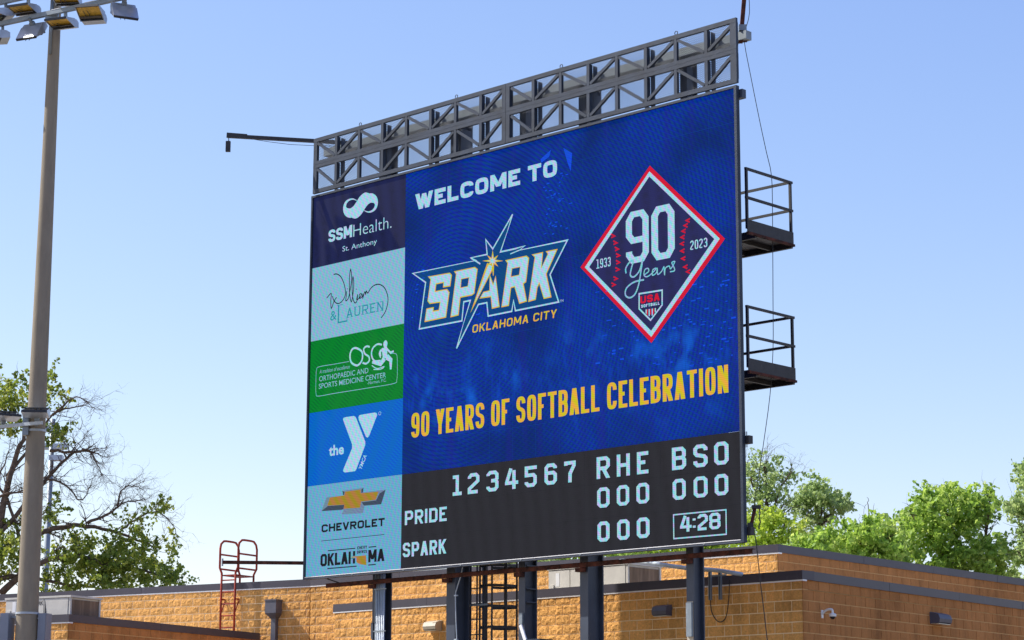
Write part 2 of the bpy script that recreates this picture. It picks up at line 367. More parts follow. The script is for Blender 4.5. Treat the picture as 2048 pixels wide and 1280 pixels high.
# ================================================================== GROUND
g = MB(); g.add([(-900, -900, 0), (900, -900, 0), (900, 900, 0), (-900, 900, 0)], [(0, 1, 2, 3)]); gr = g.build('ground', M['grass']); gr['kind'] = 'structure'
g = MB(); p = [O + U * -30 + N * 1.5, O + U * 40 + N * 1.5, O + U * 40 - N * 3.1, O + U * -30 - N * 3.1]
g.add([(q.x, q.y, .004) for q in p], [(0, 1, 2, 3)]); gr = g.build('pavement', M['asphalt']); gr['kind'] = 'structure'

# ================================================================== MASONRY BUILDINGS
def rough_block(seed, wd=.39, ht=.182, rough=.026, nx=8, nz=5):
    r = np.random.RandomState(seed); mb = MB(); vs = []
    low = r.rand(4, 3)
    for k in range(nz):
        for i in range(nx):
            x = -wd / 2 + wd * i / (nx - 1); z = -ht / 2 + ht * k / (nz - 1)
            edge = i in (0, nx - 1) or k in (0, nz - 1)
            fx, fz = i / (nx - 1) * 2.99, k / (nz - 1) * 1.99
            lw = low[int(fx), int(fz)] * .5 + low[min(3, int(fx) + 1), min(2, int(fz) + 1)] * .5
            d = rough * (.45 * lw + .55 * r.rand()) if not edge else .002 + .006 * r.rand()
            if rough < .01: d = .006 + rough * r.rand() * (not edge)
            if not edge: x += (r.rand() - .5) * .02; z += (r.rand() - .5) * .015
            vs.append((x, -d - .003, z))
    fs = []
    for k in range(nz - 1):
        for i in range(nx - 1):
            a = k * nx + i; q = (a, a + 1, a + nx + 1, a + nx)
            if r.rand() < .5: fs += [(q[0], q[1], q[2]), (q[0], q[2], q[3])]
            else: fs += [(q[0], q[1], q[3]), (q[1], q[2], q[3])]
    mb.add(vs, fs)
    # sides back to the joint
    ring = [i for i in range(nx)] + [k * nx + nx - 1 for k in range(1, nz)] + [(nz - 1) * nx + i for i in range(nx - 2, -1, -1)] + [k * nx for k in range(nz - 2, 0, -1)]
    o = len(mb.v); mb.v += [(mb.v[i][0], .02, mb.v[i][2]) for i in ring]
    for j in range(len(ring)):
        k2 = (j + 1) % len(ring); mb.f.append((ring[j], o + j, o + k2, ring[k2]))
    return mb
ROUGH = [rough_block(100 + i) for i in range(10)]
SIDE = [rough_block(200 + i, rough=.005, nx=4, nz=3) for i in range(4)]
RME = [b.mesh('split_face_block', M['block_rough']) for b in ROUGH]
SME = [b.mesh('smooth_face_block', M['block_side']) for b in SIDE]

def masonry(root, P0, P1, ztop, rows, kind, budget, start=0.0, zfloor=0.0, core=True):
    """a wall from P0 to P1 (seen left to right, world plan), blocks hung below ztop in courses; returns remaining budget"""
    P0 = Vector((P0[0], P0[1], 0)); P1 = Vector((P1[0], P1[1], 0)); t = (P1 - P0).normalized(); Lw = (P1 - P0).length
    nn = Vector((t.y, -t.x, 0)); yaw = math.atan2(t.y, t.x); base = root.location
    meshes, raw = (RME, ROUGH) if kind == 'rough' else (SME, SIDE)
    mm = M['mortar'] if kind == 'rough' else M['mortar_side']
    def loc(x, y, z): return P0 + t * x - nn * y + Vector((0, 0, z)) - Vector((base.x, base.y, 0))
    if core:
        c = MB(); vs = [loc(x, y, z) for z in (zfloor, ztop) for x, y in ((.02, .0), (Lw - .02, .0), (Lw - .02, .10), (.02, .10))]
        c.add(vs, [(0, 3, 2, 1), (4, 5, 6, 7), (0, 1, 5, 4), (1, 2, 6, 5), (2, 3, 7, 6), (3, 0, 4, 7)])
        c.build('wall', mm, root)
    items = []
    for r in range(rows):
        z = ztop - .2 * r - .1; x = -((r + start) % 2) * .2
        while x < Lw - .03:
            x0, x1 = max(x, 0), (Lw if Lw - (x + .4) < .07 else min(x + .4, Lw))
            if x1 - x0 > .05: items.append((x0, x1, z, r))
            x = x + .4 if x1 < Lw else Lw + 1
    return [(root, loc, yaw, kind, it) for it in items]
def place_blocks(items, cap=300):
    """nearest 300 as parts, the rest joined as one"""
    root = items[0][0]
    def key(i):
        rt, loc, yaw, kind, (x0, x1, z, r) = i
        q = loc((x0 + x1) / 2, 0, z) + Vector((rt.location.x, rt.location.y, 0)); return (q - Vector((0, 0, CZ))).length
    def vis(i):
        rt, loc, yaw, kind, (x0, x1, z, r) = i
        q = np.array(loc((x0 + x1) / 2, 0, z) + Vector((rt.location.x, rt.location.y, 0))) - C0
        d = RM.T @ q; X = 1024 - F * d[0] / d[2]; Y = 640 + F * d[1] / d[2]
        return -20 < X < 2070 and Y < 1292
    front = sorted([i for i in items if vis(i)], key=key); rest = front[cap:] + [i for i in items if not vis(i)]
    rm = {'rough': MB(), 'side': MB()}
    for q in front[:cap]:
        rt, loc, yaw, kind, (x0, x1, z, r) = q
        me = random.choice(RME if kind == 'rough' else SME)
        ob = bpy.data.objects.new('block', me); COL.objects.link(ob); ob.parent = root
        ob.location = loc((x0 + x1) / 2, 0, z); fl = random.random() < .5
        ob.rotation_euler = (0, math.pi if False else 0, yaw); ob.scale = ((x1 - x0 - .019) / .39, 1, 1)
    for q in rest:
        rt, loc, yaw, kind, (x0, x1, z, r) = q
        b = random.choice(ROUGH if kind == 'rough' else SIDE); c = loc((x0 + x1) / 2, 0, z); sx = (x1 - x0 - .019) / .39
        cy, sy = math.cos(yaw), math.sin(yaw)
        rm[kind].add([(c.x + v[0] * sx * cy - v[1] * sy, c.y + v[0] * sx * sy + v[1] * cy, c.z + v[2]) for v in b.v], b.f)
    for kd, mb in rm.items():
        if mb.v: mb.build('block_course', M['block_rough'] if kd == 'rough' else M['block_side'], root, kind='stuff')
def coping(root, P0, P1, ztop, h=.17, out=.035, back=.34, flash=True, piece=3.05, ext0=0., ext1=0.):
    """metal cap pieces on a parapet, each about 3 m long, with a pale drip strip below"""
    P0 = Vector((P0[0], P0[1], 0)); P1 = Vector((P1[0], P1[1], 0)); t = (P1 - P0).normalized(); Lw = (P1 - P0).length + ext1
    nn = Vector((t.y, -t.x, 0)); base = Vector((root.location.x, root.location.y, 0))
    def loc(x, y, z): return P0 + t * x - nn * y + Vector((0, 0, z)) - base
    x = -ext0; k = 0
    while x < Lw - .01:
        x1 = min(x + piece, Lw); c = MB(); e = .0015 * (k % 2)
        vs = [loc(a, y, z) for z in (ztop - h, ztop) for a, y in ((x + .004, -out - e), (x1 - .004, -out - e), (x1 - .004, back), (x + .004, back))]
        c.add(vs, [(0, 3, 2, 1), (4, 5, 6, 7), (0, 1, 5, 4), (1, 2, 6, 5), (2, 3, 7, 6), (3, 0, 4, 7)])
        c.build('coping', M['coping'], root); x = x1; k += 1
    if flash:
        c = MB(); vs = [loc(a, y, z) for z in (ztop - h - .028, ztop - h - .001) for a, y in ((-ext0, -out + .006), (Lw, -out + .006), (Lw, .1), (-ext0, .1))]
        c.add(vs, [(0, 3, 2, 1), (4, 5, 6, 7), (0, 1, 5, 4), (1, 2, 6, 5), (2, 3, 7, 6), (3, 0, 4, 7)])
        c.build('drip_edge', M['flash'], root)
def roofsheet(root, pts, z):
    b = Vector((root.location.x, root.location.y, 0)); g = MB()
    g.add([(p[0] - b.x, p[1] - b.y, z) for p in pts], [tuple(range(len(pts)))]); g.build('roof', M['roof'], root)

HL, HUp, HA = 3.70, 4.70, 3.39        # copings, metres above the eye
lA, lB = atZ(670, 1209, HL), atZ(1603.5, 1140.5, HL); lC = atZ(2047, 1204, HL); lC = lB + (lC - lB) * 1.35
low = thing('brick_building', 'low tan block wing behind the scoreboard posts, its corner beside the white dome camera', 'building', (lB.x, lB.y, 0))
it = masonry(low, lA, lB, HL + CZ - .15, 9, 'rough', 0)
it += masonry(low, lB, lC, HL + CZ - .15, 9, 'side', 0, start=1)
place_blocks(it)
coping(low, lA, lB, HL + CZ, ext0=.03, ext1=.04); coping(low, lB, lC, HL + CZ, flash=False, ext0=-.31)
back = lA - N * 2.6
masonry(low, back, lA, HL + CZ - .15, 0, 'side', 0)
roofsheet(low, [lA - N * .2, lB - N * .2, lC, lC - U * 12], HL + CZ - .35)

w0 = atZ(-60, 1192, HUp); wb = atZ(622, 1158.2, HUp); w1 = atZ(1555, 1088.6, HUp); w2 = atZ(2047, 1158, HUp); w2 = w1 + (w2 - w1) * 1.35
upb = thing('brick_building', 'taller tan block wing behind with dark coping, red roof ladder on its left wall', 'building', (w1.x, w1.y, 0))
it = masonry(upb, w0, wb, HUp + CZ - .15, 12, 'rough', 0)
wm = wb + (w1 - wb).normalized() * 2.0
it += masonry(upb, wb, wm, HUp + CZ - .15, 12, 'rough', 0, start=1)
it += masonry(upb, wm, w1, HUp + CZ - .15, 5, 'rough', 0, start=1)
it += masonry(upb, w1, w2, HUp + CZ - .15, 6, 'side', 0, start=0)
place_blocks(it)
coping(upb, w0, wb, HUp + CZ); coping(upb, wb, w1, HUp + CZ + .0005, ext1=.04); coping(upb, w1, w2, HUp + CZ, flash=False, ext0=-.31)
roofsheet(upb, [w0 + Vector((.2, .3, 0)), wb + Vector((.2, .3, 0)), w1 + Vector((0, .4, 0)), w2, w2 + Vector((-30, 22, 0)), w0 + Vector((8, 16, 0))], HUp + CZ - .35)

a1 = atZ(137.7, 1228.5, HA); a2 = atZ(523, 1267, HA)
tA = (Vector((wb.x, wb.y, 0)) - Vector((w0.x, w0.y, 0))).normalized(); a0 = a1 - tA * 5
ann = thing('brick_building', 'small low tan block annex at lower left carrying a grey rooftop unit', 'building', (a1.x, a1.y, 0))
it = masonry(ann, a0, a1, HA + CZ - .15, 6, 'rough', 0)
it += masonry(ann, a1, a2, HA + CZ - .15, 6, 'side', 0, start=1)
place_blocks(it)
coping(ann, a0, a1, HA + CZ, ext1=.04); coping(ann, a1, a2, HA + CZ, flash=False, ext0=-.31, ext1=-.12)
roofsheet(ann, [a0 + Vector((.1, .3, 0)), a1 + Vector((-.1, .3, 0)), a2 + Vector((-.2, -.2, 0)), a2 - tA * 6], HA + CZ - .3)

# ------------------------------------------------------------------ rooftop units
def rooftop_unit(label, pl, pr, tvec, dvec, Lf, Ld, z0, z1, word=None, at=0, louv_split=None):
    """box unit: front runs along tvec (left to right) ending at pr, side goes back along dvec"""
    yaw = math.atan2(tvec.y, tvec.x)
    r = thing('rooftop_unit', label, 'air conditioner', (pr.x, pr.y, z0), yaw, 'rooftop air units')
    H = z1 - z0
    b = MB(); b.box(-Lf, -.03, .012, Ld, .02, H - .05); b.build('casing', M['unit'], r)
    b = MB(); b.box(-Lf - .02, .02, -.02, Ld + .02, H - .045, H); b.build('top_cover', M['unit'], r)
    b = MB(); b.box(-Lf - .01, .01, 0, Ld, -.1, .018); b.build('base_rail', M['steel'], r)
    b = MB()
    b.box(-.029, -.012, .08, Ld - .06, .06, H - .09); b.build('condenser_coil', M['louvre'], r)
    b = MB()
    for y in (0.0, Ld - .05): b.box(-.05, .0, y, y + .05, .02, H - .046)
    b.build('corner_post', M['unit'], r)
    # panels of the front
    edges = [-Lf, -Lf * .72, -Lf * .40, -.055]
    for i in range(3):
        p_ = MB(); p_.box(edges[i] + .012, edges[i + 1] - .012, -.008, .011, .05, H - .06); p_.build('side_panel', M['unit'], r)
    k = MB(); k.box(-Lf + .05, -Lf + .17, -.03, -.009, .1, H * .55); k.build('switch_box', M['unit'], r)
    k = MB(); k.box(-Lf + .22, -Lf + .32, -.012, -.009, H * .5, H * .85); k.build('sticker', M['stain'], r)
    k = MB(); k.prism([(-Lf * .385, .06), (-Lf * .385, H - .1), (-Lf * .36, H * .5), (-Lf * .33, .06)], lambda q, t: Vector((q[0], t, q[1])), -.0125, -.0085); fixn(k.build('painted_panel_shade', M['ink'], r))  # dark wedge plate paints the shade of a panel gap onto the front
    return r
ru = atZ(141, 1190, 4.02); rd = Vector((.506, .863, 0)); tl = atZ(12, 1197, 4.02)
ub = a1 + rd * .45
# place by the coping: unit stands just behind the annex parapet
def at_line(px, P, t, y=1200):               # plan point on line P + s*t seen under pixel column px
    d = ray(px, y); dx, dy = d[0], d[1]
    s = (P.y * dx - P.x * dy) / (t.x * dy - t.y * dx); return P + t * s
fp = at_line(141, a1 + rd * .5, tA); fl_ = at_line(12, a1 + rd * .5, tA); bk = at_line(202, Vector((fp.x, fp.y, 0)), rd)
zt = atY(141, 1190, fp.y).z
unitA = rooftop_unit('long grey rooftop unit on the annex at far left, partly behind the light pole', fl_, fp, tA, rd, (fp - fl_).length, (Vector((bk.x, bk.y, 0)) - Vector((fp.x, fp.y, 0))).length, HA + CZ - .2, zt, 'YORK')
cP = lA - N * 1.05
fp2 = at_line(1256, cP, U); fl2 = at_line(1097, cP, U); bk2 = at_line(1323, Vector((fp2.x, fp2.y, 0)), -N)
zt2 = atY(1256, 1124, fp2.y).z
unitB = rooftop_unit('grey rooftop unit with dusty brown coil, behind the fourth scoreboard post', fl2, fp2, U, -N, (fp2 - fl2).length, min(1.1, (Vector((bk2.x, bk2.y, 0)) - Vector((fp2.x, fp2.y, 0))).length), HL + CZ - .25, zt2)
k = MB(); k.box(-.95, -.85, -.014, -.0095, .42, .62); k.build('sticker', M['blue_sticker'], unitB, label='blue sticker')

# ================================================================== FLAT PRINT TOOLS (on the display faces)
def ribbon(mb, pts, wdt, y, closed=False):
    """flat ribbon through 2-D points, constant or per-point width, mitred"""
    k = len(pts); P = [np.array(p[:2], float) for p in pts]
    W = wdt if isinstance(wdt, (list, tuple)) else [wdt] * k
    Lp, Rp = [], []
    for i in range(k):
        a = P[i] - P[i - 1] if (i > 0 or closed) else P[1] - P[0]
        b = P[(i + 1) % k] - P[i] if (i < k - 1 or closed) else P[i] - P[i - 1]
        a = a / (np.linalg.norm(a) + 1e-12); b = b / (np.linalg.norm(b) + 1e-12)
        na, nb = np.array([-a[1], a[0]]), np.array([-b[1], b[0]])
        mt_ = na + nb; ln = np.linalg.norm(mt_)
        if ln < .35: mt_ = na; sc = 1
        else: mt_ /= ln; sc = min(1 / max(mt_ @ na, .3), 2.2)
        Lp.append(P[i] + mt_ * W[i] / 2 * sc); Rp.append(P[i] - mt_ * W[i] / 2 * sc)
    o = len(mb.v)
    for l, r in zip(Lp, Rp): mb.v += [(l[0], y, l[1]), (r[0], y, r[1])]
    for i in range(k if closed else k - 1):
        j = (i + 1) % k; mb.f.append((o + 2 * i, o + 2 * i + 1, o + 2 * j + 1, o + 2 * j))
def poly(mb, pts, y, holes=()):
    loops = [[Vector((p[0], p[1], 0)) for p in pts]] + [[Vector((p[0], p[1], 0)) for p in h] for h in holes]
    flat = [p for l in loops for p in l]; o = len(mb.v)
    mb.v += [(p.x, y, p.y) for p in flat]
    for tri in tessellate_polygon(loops):
        a, b_, c = [flat[i] for i in tri]
        cr = (b_.x - a.x) * (c.y - a.y) - (b_.y - a.y) * (c.x - a.x)
        mb.f.append(tuple(o + i for i in (tri if cr > 0 else tri[::-1])))
c = .22; d = .13
G = {
 '0': [('c', [(c, 0), (1 - c, 0), (1, d), (1, 1 - d), (1 - c, 1), (c, 1), (0, 1 - d), (0, d)])],
 'O': [('c', [(c, 0), (1 - c, 0), (1, d), (1, 1 - d), (1 - c, 1), (c, 1), (0, 1 - d), (0, d)])],
 '1': [('o', [(.0, 1), (.5, 1), (.5, 0)]), ('o', [(0, 0), (1, 0)])],
 '2': [('o', [(0, .8), (0, 1 - d), (c, 1), (1 - c, 1), (1, 1 - d), (1, .62), (.0, .2), (0, 0), (1, 0)])],
 '3': [('o', [(0, .82), (0, 1 - d), (c, 1), (1 - c, 1), (1, 1 - d), (1, .62), (.82, .52), (1, .42), (1, d), (1 - c, 0), (c, 0), (0, d), (0, .2)]), ('o', [(.82, .52), (.35, .52)])],
 '4': [('o', [(.38, 1), (0, .3), (0, .27), (1, .27)]), ('o', [(.74, .98), (.74, 0)])],
 '5': [('o', [(1, 1), (0, 1), (0, .58), (.8, .58), (1, .46), (1, d), (1 - c, 0), (c, 0), (0, d), (0, .2)])],
 '6': [('o', [(1, .8), (1, 1 - d), (1 - c, 1), (c, 1), (0, 1 - d), (0, d), (c, 0), (1 - c, 0), (1, d), (1, .45), (1 - c, .57), (0, .57)])],
 '7': [('o', [(0, .86), (0, 1), (1, 1), (1, .84), (.52, .4), (.5, 0)])],
 '8': [('c', [(c, 0), (1 - c, 0), (1, d), (1, .40), (.86, .52), (.14, .52), (0, .40), (0, d)]), ('c', [(.14, .52), (.86, .52), (1, .63), (1, 1 - d), (1 - c, 1), (c, 1), (0, 1 - d), (0, .63)])],
 '9': [('o', [(0, .2), (0, d), (c, 0), (1 - c, 0), (1, d), (1, 1 - d), (1 - c, 1), (c, 1), (0, 1 - d), (0, .55), (c, .43), (1, .43)])],
 'A': [('d', [(0, 0), (.5, 1)]), ('d', [(1, 0), (.5, 1)]), ('o', [(.22, .27), (.78, .27)])],
 'B': [('o', [(0, 0), (0, 1)]), ('o', [(0, 0), (1 - c, 0), (1, d), (1, .40), (.84, .52), (0, .52)]), ('o', [(0, .52), (.84, .52), (.98, .64), (.98, 1 - d), (1 - c, 1), (0, 1)])],
 'C': [('o', [(1, .74), (1, 1 - d), (1 - c, 1), (c, 1), (0, 1 - d), (0, d), (c, 0), (1 - c, 0), (1, d), (1, .26)])],
 'D': [('o', [(0, 0), (0, 1)]), ('o', [(0, 0), (1 - c, 0), (1, d), (1, 1 - d), (1 - c, 1), (0, 1)])],
 'E': [('o', [(1, 1), (0, 1), (0, 0), (1, 0)]), ('o', [(0, .52), (.85, .52)])],
 'F': [('o', [(1, 1), (0, 1), (0, -.0)]), ('o', [(0, .5), (.85, .5)])],
 'H': [('o', [(0, 0), (0, 1)]), ('o', [(1, 0), (1, 1)]), ('o', [(0, .5), (1, .5)])],
 'I': [('o', [(.5, 0), (.5, 1)])],
 'J': [('o', [(.5, 0), (.5, 1)])],
 'K': [('o', [(0, 0), (0, 1)]), ('d', [(1, 1), (.1, .40)]), ('d', [(.36, .58), (1, 0)])],
 'L': [('o', [(0, 1), (0, 0), (1, 0)])],
 'M': [('o', [(0, 0), (0, 1)]), ('o', [(1, 0), (1, 1)]), ('d', [(0, 1), (.5, .22)]), ('d', [(1, 1), (.5, .22)])],
 'N': [('o', [(0, 0), (0, 1)]), ('o', [(1, 0), (1, 1)]), ('d', [(0, 1), (1, 0)])],
 'P': [('o', [(0, 0), (0, 1)]), ('o', [(0, 1), (1 - c, 1), (1, 1 - d), (1, .56), (1 - c, .43), (0, .43)])],
 'R': [('o', [(0, 0), (0, 1)]), ('o', [(0, 1), (1 - c, 1), (1, 1 - d), (1, .58), (1 - c, .46), (0, .46)]), ('d', [(.5, .46), (1, 0)])],
 'S': [('o', [(1, .76), (1, 1 - d), (1 - c, 1), (c, 1), (0, 1 - d), (0, .66), (.16, .55), (.84, .46), (1, .35), (1, d), (1 - c, 0), (c, 0), (0, d), (0, .24)])],
 'T': [('o', [(0, 1), (1, 1)]), ('o', [(.5, 1), (.5, 0)])],
 'U': [('o', [(0, 1), (0, d), (c, 0), (1 - c, 0), (1, d), (1, 1)])],
 'V': [('d', [(0, 1), (.5, 0)]), ('d', [(.5, 0), (1, 1)])],
 'W': [('d', [(0, 1), (.27, 0)]), ('d', [(.27, 0), (.5, .95)]), ('d', [(.5, .95), (.73, 0)]), ('d', [(.73, 0), (1, 1)])],
 'Y': [('d', [(0, 1), (.5, .4)]), ('d', [(1, 1), (.5, .4)]), ('o', [(.5, .5), (.5, 0)])],
 ':': [('o', [(.5, .14), (.5, .30)]), ('o', [(.5, .68), (.5, .84)])],
}
WID = {'I': .0, 'M': 1.3, 'W': 1.55, 'J': .0, ':': .0, 'E': .82, 'F': .8, 'L': .8, 'T': .95}
def chaikin(pts, closed, it=2):
    for _ in range(it):
        out = []; k = len(pts)
        for i in range(k if closed else k - 1):
            p, q = np.array(pts[i]), np.array(pts[(i + 1) % k])
            dl = np.linalg.norm(q - p); f = .25
            out += [tuple(p * (1 - f) + q * f), tuple(p * f + q * (1 - f))]
        if not closed: out = [pts[0]] + out + [pts[-1]]
        pts = out
    return pts
ROUNDABLE = set('02368955OCSDBPRUGJ')
def glyph(mb, ch, x0, x1, z0, z1, wd, y, rnd=False, shear=0, va=.78):
    """va thins the level strokes against the upright ones"""
    sub = MB(); glyph0(sub, ch, x0, x1, z0 / va, z1 / va, wd, y, rnd, shear * va)
    mb.add([(v[0], v[1], v[2] * va) for v in sub.v], sub.f)
def glyph0(mb, ch, x0, x1, z0, z1, wd, y, rnd=False, shear=0, slab=False):
    a0, a1_, b0, b1 = x0 + wd / 2, x1 - wd / 2, z0 + wd / 2, z1 - wd / 2
    for kind, pts in G[ch]:
        if kind == 'd':
            (xa, za), (xb, zb3_) = pts; hw = wd * .56
            A1 = (a0 + (a1_ - a0) * xa, z0 + (z1 - z0) * za); B1 = (a0 + (a1_ - a0) * xb, z0 + (z1 - z0) * zb3_)
            A1 = (A1[0] + shear * (A1[1] - z0), A1[1]); B1 = (B1[0] + shear * (B1[1] - z0), B1[1])
            if A1[1] < B1[1]: A1, B1 = B1, A1
            mb.add([(A1[0] - hw, y, A1[1]), (B1[0] - hw, y, B1[1]), (B1[0] + hw, y, B1[1]), (A1[0] + hw, y, A1[1])], [(0, 1, 2, 3)]); continue
        cl = kind == 'c'
        P = [(a0 + (a1_ - a0) * px + shear * (b0 + (b1 - b0) * pz - z0), b0 + (b1 - b0) * pz) for px, pz in pts]
        if not cl and ch != ':':       # run free ends out to the cap line
            P = [np.array(p) for p in P]
            for e, nx_ in ((0, 1), (-1, -2)):
                dv = P[e] - P[nx_]; ln = np.linalg.norm(dv)
                on_edge = min(abs(pts[e][1]), abs(pts[e][1] - 1)) < .01 or min(abs(pts[e][0]), abs(pts[e][0] - 1)) < .01 and abs(dv[1]) < 1e-6
                if on_edge and ln > 1e-9 and not (ch in 'CS2369'): P[e] = P[e] + dv / ln * wd / 2
            P = [tuple(p) for p in P]
        if rnd and ch in ROUNDABLE: P = chaikin(P, cl, 2) if not cl else chaikin(P, True, 2)
        ribbon(mb, P, wd, y, cl)
    if slab:
        pass
def sfont(mb, text, x0, x1, z0, z1, wd, y, gap=.28, rnd=False, shear=0, space=.75):
    """whole string fitted between x0 and x1"""
    ws = []; 
    for ch in text: ws.append(space if ch == ' ' else WID.get(ch, 1.0))
    nI = sum(1 for ch in text if ch != ' ')
    tot = sum(ws) + gap * (len(text) - 1); unit = (x1 - x0 - nI * wd) / tot
    x = x0
    for ch, w_ in zip(text, ws):
        if ch == ' ': x += w_ * unit + gap * unit; continue
        cw = w_ * unit + wd; glyph(mb, ch, x, x + cw, z0, z1, wd, y, rnd, shear); x += cw + gap * unit
def words(text, name, x0, x1, z0, z1, wd, y, material, parent, gap=.28, rnd=False, shear=0, space=.75, single=False):
    """each word (or each character) is a part of its own"""
    ws = [space if ch == ' ' else WID.get(ch, 1.0) for ch in text]; nI = sum(1 for ch in text if ch != ' ')
    unit = (x1 - x0 - nI * wd) / (sum(ws) + gap * (len(text) - 1)); x = x0; cur = MB()
    for ch, w_ in zip(text, ws):
        if ch == ' ':
            x += w_ * unit + gap * unit
            if cur.v: cur.build(name, material, parent); cur = MB()
            continue
        cw = w_ * unit + wd; glyph(cur, ch, x, x + cw, z0, z1, wd, y, rnd, shear); x += cw + gap * unit
        if single: cur.build(name, material, parent); cur = MB()
    if cur.v: cur.build(name, material, parent)
def tfont(mb, text, x0, x1, z0, z1, y, bold=0, shear=0, angle=0):
    """built-in typeface fitted into a box"""
    cu = bpy.data.curves.new('lettering', 'FONT'); cu.body = text; cu.size = 1; cu.offset = bold; cu.resolution_u = 3
    ob = bpy.data.objects.new('lettering', cu); me = bpy.data.meshes.new_from_object(ob)
    V = np.array([v.co[:] for v in me.vertices]); Fc = [tuple(p.vertices) for p in me.polygons]
    bpy.data.objects.remove(ob); bpy.data.curves.remove(cu); bpy.data.meshes.remove(me)
    mn, mx = V.min(0), V.max(0)
    X = x0 + (V[:, 0] - mn[0]) / (mx[0] - mn[0]) * (x1 - x0); Zz = z0 + (V[:, 1] - mn[1]) / (mx[1] - mn[1]) * (z1 - z0)
    X = X + shear * (Zz - z0)
    if angle:
        cx, cz = (x0 + x1) / 2, (z0 + z1) / 2; ca, sa = math.cos(angle), math.sin(angle)
        X, Zz = cx + (X - cx) * ca - (Zz - cz) * sa, cz + (X - cx) * sa + (Zz - cz) * ca
    mb.add([(a, y, b) for a, b in zip(X, Zz)], Fc)

# ================================================================== SCOREBOARD
ZB = O.z                                            # bottom edge height above ground
def zoom(ox, oy, s): return lambda X, Y: (lambda ab: (ab[0], ab[1] + ZB))(B(ox + X / s, oy + Y / s))
sb = thing('scoreboard', 'large lit scoreboard with advert panels, blue welcome picture and score rows on steel posts', 'scoreboard', (O.x, O.y, 0), YAW)
SD = .28                                            # cabinet depth
b = MB(); b.box(.04, BW - .55, .01, SD, ZB + .04, ZB + BH - .04); b.build('cabinet', M['steel_dark'], sb)
b = MB(); b.box(0, .045, -.04, .08, ZB, ZB + BH); b.build('frame_side', M['steel'], sb)
b = MB(); b.box(BW - .055, BW, -.04, .05, ZB, ZB + BH); b.build('frame_side', M['steel'], sb)
b = MB(); b.box(.045, BW - .055, -.038, .08, ZB + BH - .045, ZB + BH); b.build('frame_top', M['steel'], sb)
b = MB(); b.box(.045, BW - .055, -.038, .08, ZB, ZB + .05); b.build('frame_bottom', M['steel_dark'], sb)
b = MB(); b.box(.06, BW - .07, -.046, -.039, ZB + .040, ZB + .052); b.build('bottom_trim', M['flash'], sb)
b = MB()
for a in (1.5, 3.0, 4.6, 6.2, 7.7, 9.3, 10.6): b.box(a, a + .03, -.046, -.039, ZB + .015, ZB + .035)
b.build('latch', M['galv_dull'], sb)
xl, xr = .045, BW - .055
xm = np.mean([B(811, 420)[0], B(804, 948)[0], B(807, 700)[0]])
zt_, zb_ = ZB + BH - .045, ZB + .05
zs = np.mean([B(804, 948)[1], B(1483, 863)[1], B(1140, 906)[1]]) + ZB
ybreaks = [zt_] + [np.mean([B(xa, ya)[1], B(xb, yb)[1]]) + ZB for xa, ya, xb, yb in ((627, 535, 810, 496), (624, 681, 808, 649), (619, 826, 805, 797), (615, 972, 803, 950))] + [zb_]
def panel(name, x0, x1, z0, z1, material, label, y=0.0):
    b = MB(); b.box(x0 + .002, x1 - .002, y, y + .009, z0 + .002, z1 - .002); return b.build(name, material, sb, label=label)
p1 = panel('advert_panel', xl, xm, ybreaks[1], ybreaks[0], L['navy'], 'dark navy health advert panel with looped ribbon logo')
p2 = panel('advert_panel', xl, xm, ybreaks[2], ybreaks[1], L['paleblue'], 'pale blue advert panel with handwritten name')
p3 = panel('advert_panel', xl, xm, ybreaks[3], ybreaks[2], L['green'], 'green sports medicine advert panel with runner')
p4 = panel('advert_panel', xl, xm, ybreaks[4], ybreaks[3], L['ymca'], 'mid blue advert panel with a big folded Y')
p5 = panel('advert_panel', xl, xm, ybreaks[5], ybreaks[4], L['paleblue2'], 'pale blue car advert panel with gold cross badge')
vid = panel('video_display', xm, xr, zs, zt_, L['blue'], 'deep blue welcome picture')
sco = panel('score_display', xm, xr, zb_, zs, L['dark'], 'dark score rows')
Y1, Y2, Y3, Y4, Y5 = -.004, -.007, -.010, -.013, -.016
def put(mb, name, material, parent, label=None): return mb.build(name, material, parent, label=label)
def span(q, X0, Ya0, Ya1, X1, Yb0, Yb1):
    """row box from its left end (bottom, top) and right end (bottom, top) -> x0,x1,z0,z1"""
    A0, A1, B0, B1 = q(X0, Ya0), q(X0, Ya1), q(X1, Yb0), q(X1, Yb1)
    return (A0[0] + A1[0]) / 2, (B0[0] + B1[0]) / 2, (A0[1] + B0[1]) / 2, (A1[1] + B1[1]) / 2

# ---- video display words
q = zoom(800, 280, 5.689)
x0, x1, z0, z1 = span(q, 178, 802, 606, 1790, 402, 232)
words('WELCOME TO', 'lettering', x0, x1, z0, z1, .108, Y2, L['white'], vid, gap=.2, rnd=True, space=.4)
q = zoom(800, 700, 2.926)
x0, x1, z0, z1 = span(q, 68, 515, 370, 1922, 250, 86)
words('90 YEARS OF SOFTBALL CELEBRATION', 'lettering', x0, x1, z0, z1, .090, Y2, L['gold'], vid, gap=.34, rnd=True, space=.62)
